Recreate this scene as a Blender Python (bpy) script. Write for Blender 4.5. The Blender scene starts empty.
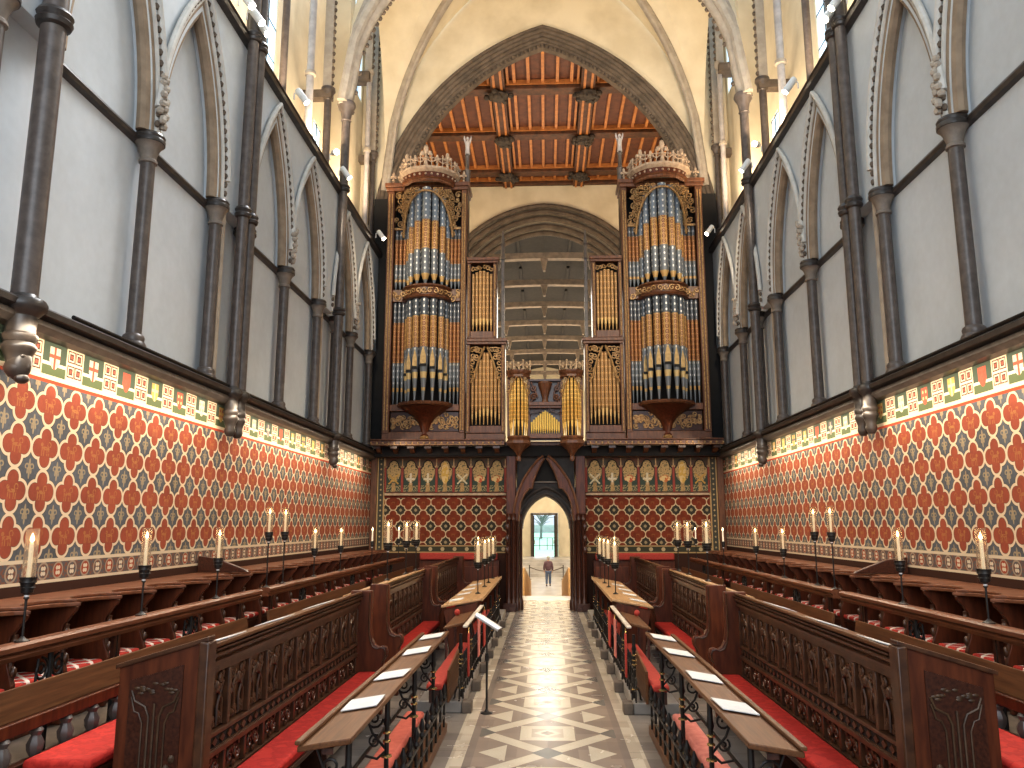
import bpy, bmesh, math, random
from mathutils import Vector, Matrix
random.seed(7)
SC = bpy.context.scene
COL = SC.collection
PI = math.pi
ORD = ['nearest', 'second', 'third', 'fourth', 'fifth', 'sixth', 'seventh', 'eighth', 'ninth', 'tenth', 'eleventh', 'twelfth', 'thirteenth',
       'fourteenth', 'fifteenth', 'sixteenth', 'seventeenth', 'eighteenth', 'nineteenth', 'twentieth', 'twenty-first', 'twenty-second', 'twenty-third', 'twenty-fourth']
SIDE = {-1: 'left', 1: 'right'}

# ------------------------------------------------------------------ node helpers
class V:
    """A number in a node tree."""
    def __init__(self, nt, s): self.nt, self.s = nt, s
    def _m(self, op, *a):
        n = self.nt.nodes.new('ShaderNodeMath'); n.operation = op
        for i, x in enumerate((self,) + a):
            if isinstance(x, V): self.nt.links.new(x.s, n.inputs[i])
            else: n.inputs[i].default_value = float(x)
        return V(self.nt, n.outputs[0])
    def __add__(self, o): return self._m('ADD', o)
    __radd__ = __add__
    def __sub__(self, o): return self._m('SUBTRACT', o)
    def __rsub__(self, o): return (self * -1.0) + o
    def __mul__(self, o): return self._m('MULTIPLY', o)
    __rmul__ = __mul__
    def __truediv__(self, o): return self._m('DIVIDE', o)
    def lt(self, o): return self._m('LESS_THAN', o)
    def gt(self, o): return self._m('GREATER_THAN', o)
    def abs(self): return self._m('ABSOLUTE')
    def fract(self): return self._m('FRACT')
    def floor(self): return self._m('FLOOR')
    def sqrt(self): return self._m('SQRT')
    def min(self, o): return self._m('MINIMUM', o)
    def max(self, o): return self._m('MAXIMUM', o)
    def atan2(self, o): return self._m('ARCTAN2', o)
    def sin(self): return self._m('SINE')

def vlen(a, b): return (a * a + b * b).sqrt()
def ell(a, b, ra, rb): return ((a * a) * (1.0 / (ra * ra)) + (b * b) * (1.0 / (rb * rb))).lt(1.0)
def rect(a, b, ha, hb): return a.abs().lt(ha) * b.abs().lt(hb)

class Mat:
    def __init__(self, name, rough=0.5, metal=0.0, spec=0.5):
        self.m = bpy.data.materials.new(name); self.m.use_nodes = True
        self.nt = self.m.node_tree
        self.b = self.nt.nodes['Principled BSDF']
        self.b.inputs['Roughness'].default_value = rough
        self.b.inputs['Metallic'].default_value = metal
        self.b.inputs['Specular IOR Level'].default_value = spec
        self._tc = None
    def tc(self, out='Object'):
        if self._tc is None: self._tc = self.nt.nodes.new('ShaderNodeTexCoord')
        return self._tc.outputs[out]
    def xyz(self, out='Object'):
        n = self.nt.nodes.new('ShaderNodeSeparateXYZ'); self.nt.links.new(self.tc(out), n.inputs[0])
        return [V(self.nt, n.outputs[i]) for i in range(3)]
    def noise(self, scale=5.0, detail=4.0, stretch=(1, 1, 1), out='Object', rough=0.55):
        mp = self.nt.nodes.new('ShaderNodeMapping'); mp.inputs['Scale'].default_value = stretch
        self.nt.links.new(self.tc(out), mp.inputs[0])
        n = self.nt.nodes.new('ShaderNodeTexNoise'); n.inputs['Scale'].default_value = scale
        n.inputs['Detail'].default_value = detail; n.inputs['Roughness'].default_value = rough
        self.nt.links.new(mp.outputs[0], n.inputs['Vector'])
        return V(self.nt, n.outputs['Fac'])
    def white(self, a, b=None):
        c = self.nt.nodes.new('ShaderNodeCombineXYZ'); self.nt.links.new(a.s, c.inputs[0])
        if b is not None: self.nt.links.new(b.s, c.inputs[1])
        n = self.nt.nodes.new('ShaderNodeTexWhiteNoise'); self.nt.links.new(c.outputs[0], n.inputs[0])
        return V(self.nt, n.outputs['Value'])
    def mix(self, fac, a, b, blend='MIX'):
        n = self.nt.nodes.new('ShaderNodeMixRGB'); n.blend_type = blend
        for i, x in enumerate((fac, a, b)):
            if isinstance(x, V): self.nt.links.new(x.s, n.inputs[i])
            elif isinstance(x, (tuple, list)): n.inputs[i].default_value = tuple(x)[:3] + (1.0,)
            elif isinstance(x, (int, float)): n.inputs[i].default_value = x if i == 0 else (x, x, x, 1)
            else: self.nt.links.new(x, n.inputs[i])
        return n.outputs[0]
    def ramp(self, fac, stops, interp='LINEAR'):
        n = self.nt.nodes.new('ShaderNodeValToRGB'); cr = n.color_ramp; cr.interpolation = interp
        while len(cr.elements) < len(stops): cr.elements.new(0.5)
        for e, (p, c) in zip(cr.elements, stops): e.position = p; e.color = tuple(c) + (1,)
        self.nt.links.new(fac.s, n.inputs[0])
        return n.outputs[0]
    def color(self, c):
        if isinstance(c, (tuple, list)): self.b.inputs['Base Color'].default_value = tuple(c) + (1,)
        else: self.nt.links.new(c, self.b.inputs['Base Color'])
        return self
    def bump(self, h, strength=0.3, dist=0.02):
        n = self.nt.nodes.new('ShaderNodeBump'); n.inputs['Strength'].default_value = strength; n.inputs['Distance'].default_value = dist
        self.nt.links.new(h.s, n.inputs['Height']); self.nt.links.new(n.outputs[0], self.b.inputs['Normal'])
        return self
    def roughness(self, v): self.nt.links.new(v.s, self.b.inputs['Roughness']); return self

def mat(name, c1, c2=None, rough=0.5, metal=0.0, scale=6.0, stretch=(1, 1, 1), spec=0.5, bump=0.0, detail=4.0, lo=0.35, hi=0.65):
    M = Mat(name, rough, metal, spec)
    if c2 is None: c2 = tuple(x * 0.75 for x in c1)
    f = M.noise(scale, detail, stretch)
    M.color(M.ramp(f, [(lo, c1), (hi, c2)]))
    if bump: M.bump(f, bump, 0.01)
    return M.m

def emit(name, c, strength, sample=True):
    m = bpy.data.materials.new(name); m.use_nodes = True; nt = m.node_tree
    b = nt.nodes['Principled BSDF']; b.inputs['Base Color'].default_value = tuple(c) + (1,)
    b.inputs['Emission Color'].default_value = tuple(c) + (1,); b.inputs['Emission Strength'].default_value = strength
    if not sample: m.cycles.emission_sampling = 'NONE'
    return m

# ------------------------------------------------------------------ materials
M_ = {}
def build_materials():
    # upper wall plaster: pale cool grey with very faint block joints and blotches
    M = Mat('plaster', 0.9, spec=0.2)
    x, y, z = M.xyz()
    f = M.noise(1.3, 5); g = M.noise(9, 3)
    c = M.ramp(f * 0.7 + g * 0.3, [(0.35, (0.60, 0.635, 0.66)), (0.65, (0.53, 0.56, 0.58))])
    M.color(c); M.bump(g, 0.08, 0.01); M_['plaster'] = M.m
    M_['cream'] = mat('cream_limewash', (0.80, 0.71, 0.54), (0.68, 0.59, 0.43), 0.9, scale=1.1, spec=0.2)
    M_['stone'] = mat('dressed_stone', (0.46, 0.40, 0.33), (0.36, 0.31, 0.255), 0.8, scale=5, spec=0.25, bump=0.05)
    M_['arch_stone'] = mat('brown_stone', (0.17, 0.13, 0.098), (0.10, 0.078, 0.06), 0.8, scale=4, spec=0.25, bump=0.08)
    M_['marble'] = mat('dark_marble', (0.118, 0.094, 0.082), (0.07, 0.055, 0.048), 0.36, scale=9, spec=0.5)
    M_['string'] = mat('dark_stone', (0.062, 0.050, 0.043), (0.032, 0.026, 0.023), 0.33, scale=7, spec=0.5)
    M_['pale_shaft'] = mat('pale_stone', (0.50, 0.46, 0.44), (0.36, 0.33, 0.32), 0.5, scale=6)
    st = (1, 0.08, 1)
    M_['wood_dark'] = mat('dark_oak', (0.075, 0.024, 0.012), (0.032, 0.010, 0.006), 0.28, scale=14, stretch=(3, 0.25, 3), spec=0.5)
    M_['wood_red'] = mat('red_oak', (0.125, 0.034, 0.013), (0.062, 0.016, 0.007), 0.36, scale=9, stretch=(2, 2, 0.3), spec=0.3)
    M_['wood_carved'] = mat('carved_oak', (0.095, 0.040, 0.018), (0.045, 0.018, 0.009), 0.30, scale=10, spec=0.5)
    M_['wood_desk'] = mat('desk_oak', (0.15, 0.066, 0.027), (0.09, 0.038, 0.016), 0.42, scale=10, stretch=(4, 0.2, 4), spec=0.22)
    M_['wood_light'] = mat('pale_oak', (0.48, 0.30, 0.15), (0.33, 0.19, 0.085), 0.4, scale=9, stretch=(4, 0.3, 4))
    M_['wood_case'] = mat('organ_case_oak', (0.17, 0.066, 0.027), (0.085, 0.03, 0.012), 0.4, scale=8, stretch=(2, 2, 0.4))
    M_['barrier'] = mat('honey_oak', (0.62, 0.36, 0.14), (0.5, 0.27, 0.1), 0.5, scale=6)
    M_['gilt_carving'] = mat('gilded_carving', (0.50, 0.31, 0.13), (0.24, 0.13, 0.05), 0.45, metal=0.2, scale=20)
    M_['gold'] = mat('gold_leaf', (0.66, 0.40, 0.12), (0.45, 0.26, 0.07), 0.33, metal=0.75, scale=15)
    M_['bright_gold'] = mat('bright_gold', (0.66, 0.44, 0.17), (0.48, 0.30, 0.10), 0.4, metal=0.35, scale=12)
    M_['dull_gold'] = mat('dull_gold', (0.42, 0.28, 0.11), (0.30, 0.19, 0.07), 0.45, metal=0.2, scale=12)
    M_['brass'] = mat('brass', (0.75, 0.55, 0.25), (0.6, 0.42, 0.17), 0.25, metal=0.9, scale=10)
    M_['iron'] = mat('black_iron', (0.014, 0.012, 0.011), (0.024, 0.02, 0.018), 0.42, metal=0.4, scale=20)
    M_['black'] = mat('black_and_shade', (0.008, 0.007, 0.006), (0.012, 0.01, 0.01), 0.8)  # for black parts, and for shade painted into gaps
    M_['white_metal'] = mat('white_metal', (0.8, 0.8, 0.78), (0.7, 0.7, 0.69), 0.35, scale=10)
    M_['silver'] = mat('satin_silver', (0.82, 0.83, 0.85), (0.7, 0.71, 0.73), 0.3, metal=0.5)
    M_['wax'] = mat('glowing_ivory_wax', (0.88, 0.82, 0.68), (0.82, 0.74, 0.58), 0.5, scale=12)
    wb = M_['wax'].node_tree.nodes['Principled BSDF']; wb.inputs['Emission Color'].default_value = (1.0, 0.78, 0.48, 1); wb.inputs['Emission Strength'].default_value = 0.22; M_['wax'].cycles.emission_sampling = 'NONE'  # wax emits a little itself, imitating the flame's light inside it
    M_['flame'] = emit('flame', (1.0, 0.72, 0.35), 14.0, False)
    M_['spot_lens'] = emit('spot_lens', (1.0, 0.88, 0.68), 30.0, False)
    M_['paving'] = mat('grey_paving', (0.30, 0.27, 0.24), (0.19, 0.17, 0.155), 0.45, scale=2.2)
    M_['step_stone'] = mat('worn_step', (0.16, 0.12, 0.09), (0.10, 0.075, 0.055), 0.6, scale=5)
    M_['nave_floor'] = mat('nave_slabs', (0.56, 0.53, 0.50), (0.40, 0.37, 0.35), 0.3, scale=1.5, stretch=(1, 0.5, 1))
    M_['nave_timber'] = mat('grey_timber', (0.30, 0.235, 0.185), (0.19, 0.15, 0.12), 0.7, scale=4)
    M_['nave_board'] = mat('dark_roof_boards', (0.034, 0.028, 0.026), (0.02, 0.017, 0.015), 0.8, scale=5)
    M_['roof_board'] = mat('stained_roof_boards', (0.15, 0.05, 0.022), (0.09, 0.03, 0.014), 0.6, scale=4)
    M_['roof_rib'] = mat('orange_rafter', (0.50, 0.20, 0.055), (0.36, 0.13, 0.035), 0.5, scale=5)
    M_['roof_beam'] = mat('tower_beam', (0.12, 0.045, 0.017), (0.055, 0.022, 0.009), 0.6, scale=5)
    M_['lawn'] = mat('lawn', (0.34, 0.60, 0.47), (0.26, 0.52, 0.38), 0.9, scale=3)
    M_['pale_wall'] = mat('pale_wall', (0.72, 0.74, 0.72), (0.6, 0.62, 0.6), 0.9, scale=2)
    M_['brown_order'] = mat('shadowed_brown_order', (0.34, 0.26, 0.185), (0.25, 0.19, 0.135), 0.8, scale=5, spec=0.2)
    M_['pale_stone'] = mat('pale_hood_stone', (0.62, 0.60, 0.56), (0.52, 0.50, 0.46), 0.85, scale=5, spec=0.2)
    M_['capital_stone'] = mat('grey_brown_capital', (0.25, 0.205, 0.165), (0.16, 0.13, 0.105), 0.55, scale=7)
    M_['bark'] = mat('grey_bark', (0.30, 0.32, 0.30), (0.2, 0.22, 0.2), 0.9)
    # red seat velvet with damask leaves
    M = Mat('red_damask', 0.75, spec=0.25); 
    n1 = M.noise(9, 2); n2 = M.noise(60, 2)
    M.color(M.ramp(n1 * 0.8 + n2 * 0.2, [(0.44, (0.50, 0.034, 0.022)), (0.5, (0.36, 0.020, 0.014)), (0.60, (0.45, 0.028, 0.019))])); M.bump(n1, 0.25, 0.02)
    M_['damask'] = M.m
    M_['red_cloth'] = mat('plain_red_cloth', (0.43, 0.05, 0.033), (0.34, 0.035, 0.024), 0.8, scale=20)
    M_['pink_cloth'] = mat('faded_pink_cloth', (0.62, 0.22, 0.18), (0.52, 0.16, 0.13), 0.85, scale=14)
    # stall cushion: red field with white diamonds and dark bars
    M = Mat('diamond_cushion', 0.85, spec=0.2)
    x, y, z = M.xyz()
    u = ((x + y) * 4.3).fract() - 0.5; w = ((x - y) * 4.3).fract() - 0.5
    white = u.abs().lt(0.10).max(w.abs().lt(0.10))
    dark = rect(u.abs() - 0.3, w, 0.07, 0.24)
    c = M.mix(dark, (0.50, 0.05, 0.035), (0.11, 0.06, 0.06)); c = M.mix(white, c, (0.78, 0.66, 0.58))
    M.color(c); M_['diamond'] = M.m
    # printed sheet of paper
    M = Mat('paper', 0.8, spec=0.2)
    x, y, z = M.xyz()
    f = M.noise(3.0, 2)
    lines = ((y * 75.0).fract().lt(0.35)) * x.abs().lt(0.085) * y.abs().lt(0.11) * M.noise(40, 1, (1, 0.3, 1)).gt(0.45)
    M.color(M.mix(lines * 0.18, M.ramp(f, [(0.3, (0.62, 0.61, 0.59)), (0.7, (0.55, 0.54, 0.53))]), (0.3, 0.3, 0.32)))
    M_['paper'] = M.m
    # lamp glass: thin pane, mostly clear with a soft reflection
    m = bpy.data.materials.new('lamp_glass'); m.use_nodes = True; nt = m.node_tree; nt.nodes.clear()
    o = nt.nodes.new('ShaderNodeOutputMaterial'); t = nt.nodes.new('ShaderNodeBsdfTransparent'); g = nt.nodes.new('ShaderNodeBsdfGlossy')
    t.inputs[0].default_value = (0.90, 0.85, 0.78, 1); g.inputs['Roughness'].default_value = 0.06
    lw = nt.nodes.new('ShaderNodeLayerWeight'); lw.inputs[0].default_value = 0.42
    mx = nt.nodes.new('ShaderNodeMixShader'); nt.links.new(lw.outputs['Facing'], mx.inputs[0]); nt.links.new(t.outputs[0], mx.inputs[1]); nt.links.new(g.outputs[0], mx.inputs[2])
    tr = nt.nodes.new('ShaderNodeBsdfTranslucent'); tr.inputs[0].default_value = (0.95, 0.85, 0.70, 1)
    m2 = nt.nodes.new('ShaderNodeMixShader'); m2.inputs[0].default_value = 0.14
    nt.links.new(mx.outputs[0], m2.inputs[1]); nt.links.new(tr.outputs[0], m2.inputs[2]); nt.links.new(m2.outputs[0], o.inputs[0]); M_['glass'] = m
    M_['window_light'] = emit('bright_window', (0.62, 0.82, 1.0), 1.1)
    lion_wall(); screen_wall(); floor_pattern(); pipes()

def lion_wall():
    M = Mat('painted_lion_wall', 0.8, spec=0.15)
    x, y, z = M.xyz()
    A, B = 0.425, 0.418
    wob = M.noise(6, 2) * 0.02 - 0.01
    u0 = (y - 7.06) * (1 / A); w0 = (z - 2.09) * (1 / B)
    u = (u0 + 0.5).fract() - 0.5 + wob; w = (w0 + 0.5).fract() - 0.5 + wob
    a, b = u.abs(), w.abs()
    d = (vlen(a - 0.245, b) - 0.20).min(vlen(a, b - 0.265) - 0.175).min(vlen(a, b) - 0.265)
    red = d.lt(0.0); cream = d.gt(0.010) * d.lt(0.080); edge = d.lt(0.092)
    uc = u0.fract() - 0.5; wc = w0.fract() - 0.5
    ua = uc.abs()
    fleur = ell(uc, wc - 0.06, 0.038, 0.17)
    ring = ((vlen(ua - 0.085, wc - 0.05) - 0.055).abs().lt(0.02)) * wc.gt(0.0)
    fleur = fleur.max(ring).max(rect(uc, wc + 0.015, 0.085, 0.016)).max(ell(uc, wc + 0.13, 0.03, 0.10)).max(ell(ua - 0.06, wc + 0.07, 0.03, 0.045))
    body = ell(u + w * 0.35, w + 0.005, 0.15, 0.042)
    body = body.max(vlen(u + 0.135, w - 0.075)._m('LESS_THAN', 0.05))
    for cx, ww in ((-0.12, 0.018), (-0.05, 0.016), (0.06, 0.016), (0.125, 0.018)):
        body = body.max(rect(u - cx, w + 0.09, ww, 0.09))
    body = body.max(((vlen(u - 0.13, w - 0.085) - 0.06).abs().lt(0.015)) * w.gt(0.03))
    blot = M.noise(2.2, 5); fine = M.noise(30, 2)
    redc = M.ramp(blot * 0.7 + fine * 0.3, [(0.35, (0.35, 0.088, 0.048)), (0.65, (0.255, 0.064, 0.038))])
    bluec = M.ramp(blot * 0.6 + fine * 0.4, [(0.35, (0.125, 0.135, 0.155)), (0.65, (0.085, 0.088, 0.095))])
    c = M.mix(fleur * (0.35 + fine * 0.5), bluec, (0.48, 0.36, 0.20))
    c = M.mix(edge, c, (0.10, 0.075, 0.06))
    c = M.mix(cream, c, (0.68, 0.54, 0.38))
    c = M.mix(red, c, redc)
    c = M.mix(red * body * (0.12 + blot * 0.55) * fine.gt(0.42), c, (0.50, 0.27, 0.09))
    # border under the lattice
    t = ((y * (1 / 0.235)).fract() - 0.5) * 0.235; h = z - 1.765
    alt = ((y * (1 / 0.235)).floor() * 0.5).fract().gt(0.25)
    flower = (vlen(t.abs() - 0.017, h.abs() - 0.024) - 0.02).lt(0.0)
    bc = M.mix(fine.gt(0.52), (0.11, 0.10, 0.10), (0.20, 0.09, 0.06))
    bc = M.mix((vlen(t, h) - 0.075).abs().lt(0.010), bc, (0.34, 0.26, 0.19))
    bc = M.mix(alt * vlen(t, h).lt(0.066), bc, (0.33, 0.07, 0.035))
    bc = M.mix(flower, bc, (0.62, 0.53, 0.40))
    bc = M.mix((h.abs() - 0.10).abs().lt(0.017), bc, (0.62, 0.52, 0.38))
    c = M.mix(z.lt(1.882), c, bc)
    c = M.mix(z.lt(1.652), c, (0.05, 0.02, 0.012))
    # frieze above: shields on green, fretwork between
    c = M.mix(z.gt(3.553), c, (0.45, 0.07, 0.03)); c = M.mix(z.gt(3.588), c, (0.74, 0.60, 0.42))
    k = (y - 7.49) * (1 / 0.68) + 0.5
    t = (k.fract() - 0.5) * 0.68; h = z - 3.80
    idx = k.floor(); r1 = M.white(idx); r2 = M.white(idx + 31.7)
    fr = 0.34 - t.abs()
    p = (fr - 0.065).abs(); q = (h.abs() - 0.075)
    mm = p.max(q.abs())
    key = (mm.gt(0.018) * mm.lt(0.033)).max(mm.gt(0.048) * mm.lt(0.062)) * ((p - q * 0.4).gt(-0.02))
    f = M.mix(key, (0.66, 0.53, 0.39), (0.11, 0.05, 0.04))
    f = M.mix(((mm).lt(0.018)), f, (0.30, 0.09, 0.06))
    green = t.abs().lt(0.205)
    gc = M.mix(h.gt(-0.055), (0.10, 0.125, 0.06), (0.065, 0.085, 0.06))
    gc = M.mix((h + 0.055).abs().lt(0.017), gc, (0.66, 0.58, 0.42))
    sh = t.abs().lt(0.085) * (h + 0.105 - t * t * 12.0).gt(0.0) * h.lt(0.115)
    sc = M.ramp(r1, [(0.0, (0.52, 0.06, 0.04)), (0.25, (0.62, 0.40, 0.10)), (0.5, (0.66, 0.60, 0.5)), (0.72, (0.07, 0.09, 0.15)), (0.86, (0.55, 0.30, 0.08))], 'CONSTANT')
    s2 = M.ramp(r2, [(0.0, (0.64, 0.50, 0.25)), (0.3, (0.42, 0.05, 0.03)), (0.6, (0.6, 0.52, 0.38)), (0.8, (0.10, 0.08, 0.09))], 'CONSTANT')
    ch = (t.abs().lt(0.016).max((h - 0.025).abs().lt(0.018))) * r2.gt(0.45)
    ch = ch.max((vlen(t.abs() - 0.04, (h - 0.02).abs() - 0.04) - 0.022).lt(0.0) * r2.lt(0.45))
    sc = M.mix(ch, sc, s2); sc = M.mix(fine * 0.75, sc, (0.22, 0.15, 0.09))
    gc = M.mix(sh, gc, sc)
    gc = M.mix(t.abs().gt(0.19), gc, (0.66, 0.50, 0.33))
    f = M.mix(green, f, gc)
    c = M.mix(z.gt(3.632), c, f)
    c = M.mix(z.gt(3.955), c, (0.62, 0.5, 0.33))
    c = M.mix(blot * 0.5, c, M.mix(1.0, c, (0.72, 0.66, 0.6), 'MULTIPLY'))
    M.color(c); M_['lions'] = M.m

def screen_wall():
    # lower lattice on the screen wall: big red quatrefoils, small dark lozenges
    M = Mat('screen_lattice', 0.75, spec=0.2)
    x, y, z = M.xyz()
    u0 = (x + 3.97) * (1 / 0.415); w0 = (z - 2.60) * (1 / 0.43)
    u = u0.fract() - 0.5; w = w0.fract() - 0.5
    a, b = u.abs(), w.abs()
    d = (vlen(a - 0.25, b) - 0.225).min(vlen(a, b - 0.25) - 0.225).min(vlen(a, b) - 0.30)
    uc = (u0 + 0.5).fract() - 0.5; wc = (w0 + 0.5).fract() - 0.5
    n = M.noise(5, 4)
    c = M.ramp(n, [(0.35, (0.055, 0.045, 0.032)), (0.65, (0.035, 0.03, 0.022))])
    cross = (rect(uc, wc, 0.02, 0.11)).max(rect(uc, wc, 0.11, 0.02)).max((vlen(uc.abs() - 0.05, wc.abs() - 0.05) - 0.03).lt(0.0))
    c = M.mix(cross, c, (0.33, 0.26, 0.15))
    c = M.mix(d.lt(0.068), c, (0.55, 0.41, 0.25))
    c = M.mix(d.lt(0.0), c, M.ramp(n, [(0.35, (0.22, 0.046, 0.018)), (0.65, (0.14, 0.028, 0.012))]))
    lion = ell(u, w, 0.12, 0.03).max(rect(u.abs() - 0.09, w + 0.07, 0.014, 0.07)) * d.lt(0.0)
    c = M.mix(lion * 0.4, c, (0.36, 0.16, 0.05))
    c = M.mix(z.gt(2.93), c, M.mix(n.gt(0.5), (0.16, 0.03, 0.015), (0.22, 0.05, 0.025)))
    # lower border
    t = (x * (1 / 0.33)).fract() - 0.5; h = (z - 1.56) * (1 / 0.33)
    bc = M.mix(vlen(t, h).lt(0.16), (0.055, 0.05, 0.03), (0.46, 0.35, 0.2))
    bc = M.mix((h.abs() - 0.26).abs().lt(0.05), bc, (0.40, 0.26, 0.12))
    c = M.mix(z.lt(1.67), c, bc)
    c = M.mix(z.lt(1.455), c, (0.05, 0.018, 0.01))
    M.color(c); M_['lattice'] = M.m
    # one painted niche: trefoil head, cream foliage, emblem on teal (colour changes with the niche)
    for k, (col, arm, bg) in enumerate([((0.60, 0.17, 0.05), 0, 0), ((0.58, 0.10, 0.05), 0, 0), ((0.70, 0.62, 0.42), 1, 0), ((0.66, 0.42, 0.10), 2, 1), ((0.72, 0.64, 0.45), 3, 0), ((0.74, 0.66, 0.5), 3, 1), ((0.55, 0.33, 0.08), 1, 0)]):
        M = Mat('painted_niche', 0.7, spec=0.2)
        x, y, z = M.xyz()
        n = M.noise(26, 3); n2 = M.noise(8, 3)
        c = M.mix(z.gt(0.10), (0.05, 0.07, 0.055), (0.07, 0.085, 0.06))
        fol = n.gt(0.44) * ell(x, z - 0.14, 0.19, 0.30)
        c = M.mix(fol, c, (0.50, 0.35, 0.16))
        c = M.mix(n.gt(0.5) * z.lt(-0.25), c, (0.34, 0.27, 0.14))
        hz = z + 0.08
        if arm == 0: e = (vlen(x, hz) - 0.10).lt(0.0).max((vlen(x.abs() - 0.10, hz) - 0.055).lt(0.0))
        elif arm == 1: e = ((x.abs() - hz.abs()).abs().lt(0.03)) * vlen(x, hz).lt(0.19)
        elif arm == 2: e = ell(x, z - 0.08, 0.10, 0.30)
        else: e = rect(x, hz, 0.028, 0.16).max(rect(x, hz, 0.12, 0.028))
        c = M.mix(e * (0.55 + n * 0.6).min(1.0), c, col)
        if arm in (0, 2): c = M.mix(e * n2.gt(0.52), c, (0.7, 0.52, 0.25))
        c = M.mix(rect(x, z + 0.3, 0.05, 0.12) * 0.7, c, (0.5, 0.3, 0.12))
        M.color(c); M_['niche%d' % k] = M.m

def floor_pattern():
    M = Mat('choir_paving', 0.34, spec=0.45)
    x, y, z = M.xyz()
    P = 1.53; W = 0.70
    ph = (y - 8.35) * (1 / P)
    v = ph.fract() * P            # 0 at a crossing
    v2 = (ph.fract() - 0.5).abs() * P    # distance from the square's centre
    ax = x.abs()
    vv = P * 0.5 - v2             # distance from the nearest crossing along y
    L = math.hypot(W, P / 2)
    dist = ((ax * (P / 2) - vv * W) * (1 / L)).abs()
    n = M.noise(4, 4); sp = M.noise(45, 2)
    tile = M.white((x * 3.3).floor(), (y * 3.3).floor())
    cream = M.ramp(n * 0.6 + sp * 0.4, [(0.3, (0.60, 0.53, 0.42)), (0.7, (0.48, 0.41, 0.315))])
    brown = M.ramp(n * 0.5 + tile * 0.5, [(0.2, (0.30, 0.235, 0.19)), (0.8, (0.21, 0.165, 0.135))])
    grey = M.ramp(n, [(0.3, (0.17, 0.16, 0.145)), (0.7, (0.12, 0.112, 0.10))])
    c = M.mix(dist.lt(0.085), brown, cream)
    c = M.mix((ax * (1 / 0.16) + vv * (1 / 0.20)).lt(1.0), c, grey)
    c = M.mix(((W - ax).abs() * (1 / 0.15) + v2 * (1 / 0.19)).lt(1.0), c, grey)
    inb = ax.lt(0.29) * v2.lt(0.30)
    c = M.mix(inb, c, cream)
    c = M.mix(ax.lt(0.17) * v2.lt(0.18), c, M.mix(0.5, brown, cream))
    c = M.mix((ax * (1 / 0.15) + v2 * (1 / 0.16)).lt(1.0), c, cream)
    c = M.mix(((ax) * (1 / 0.08) + v2 * (1 / 0.09)).lt(1.0), c, brown)
    # side triangles pointing outward
    tri = ax.gt(0.41) * ax.lt(0.68) * (vv - (0.68 - ax) * 1.05).lt(0.0)
    c = M.mix(tri, c, cream)
    c = M.mix(ax.gt(0.72), c, M.mix(0.4, brown, grey))
    joint = ((y * (1 / 0.6)).fract().lt(0.012)) * ax.gt(0.8)
    c = M.mix(ax.gt(0.80), c, M.ramp(n * 0.5 + tile * 0.5, [(0.3, (0.57, 0.49, 0.38)), (0.7, (0.43, 0.36, 0.275))]))
    c = M.mix(ax.gt(0.945), c, M.ramp(n * 0.6 + tile * 0.4, [(0.3, (0.27, 0.23, 0.195)), (0.7, (0.185, 0.16, 0.14))]))
    c = M.mix(joint, c, (0.14, 0.11, 0.09))
    M.color(c); M.roughness(n * 0.22 + 0.13); M_['floor'] = M.m

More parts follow.
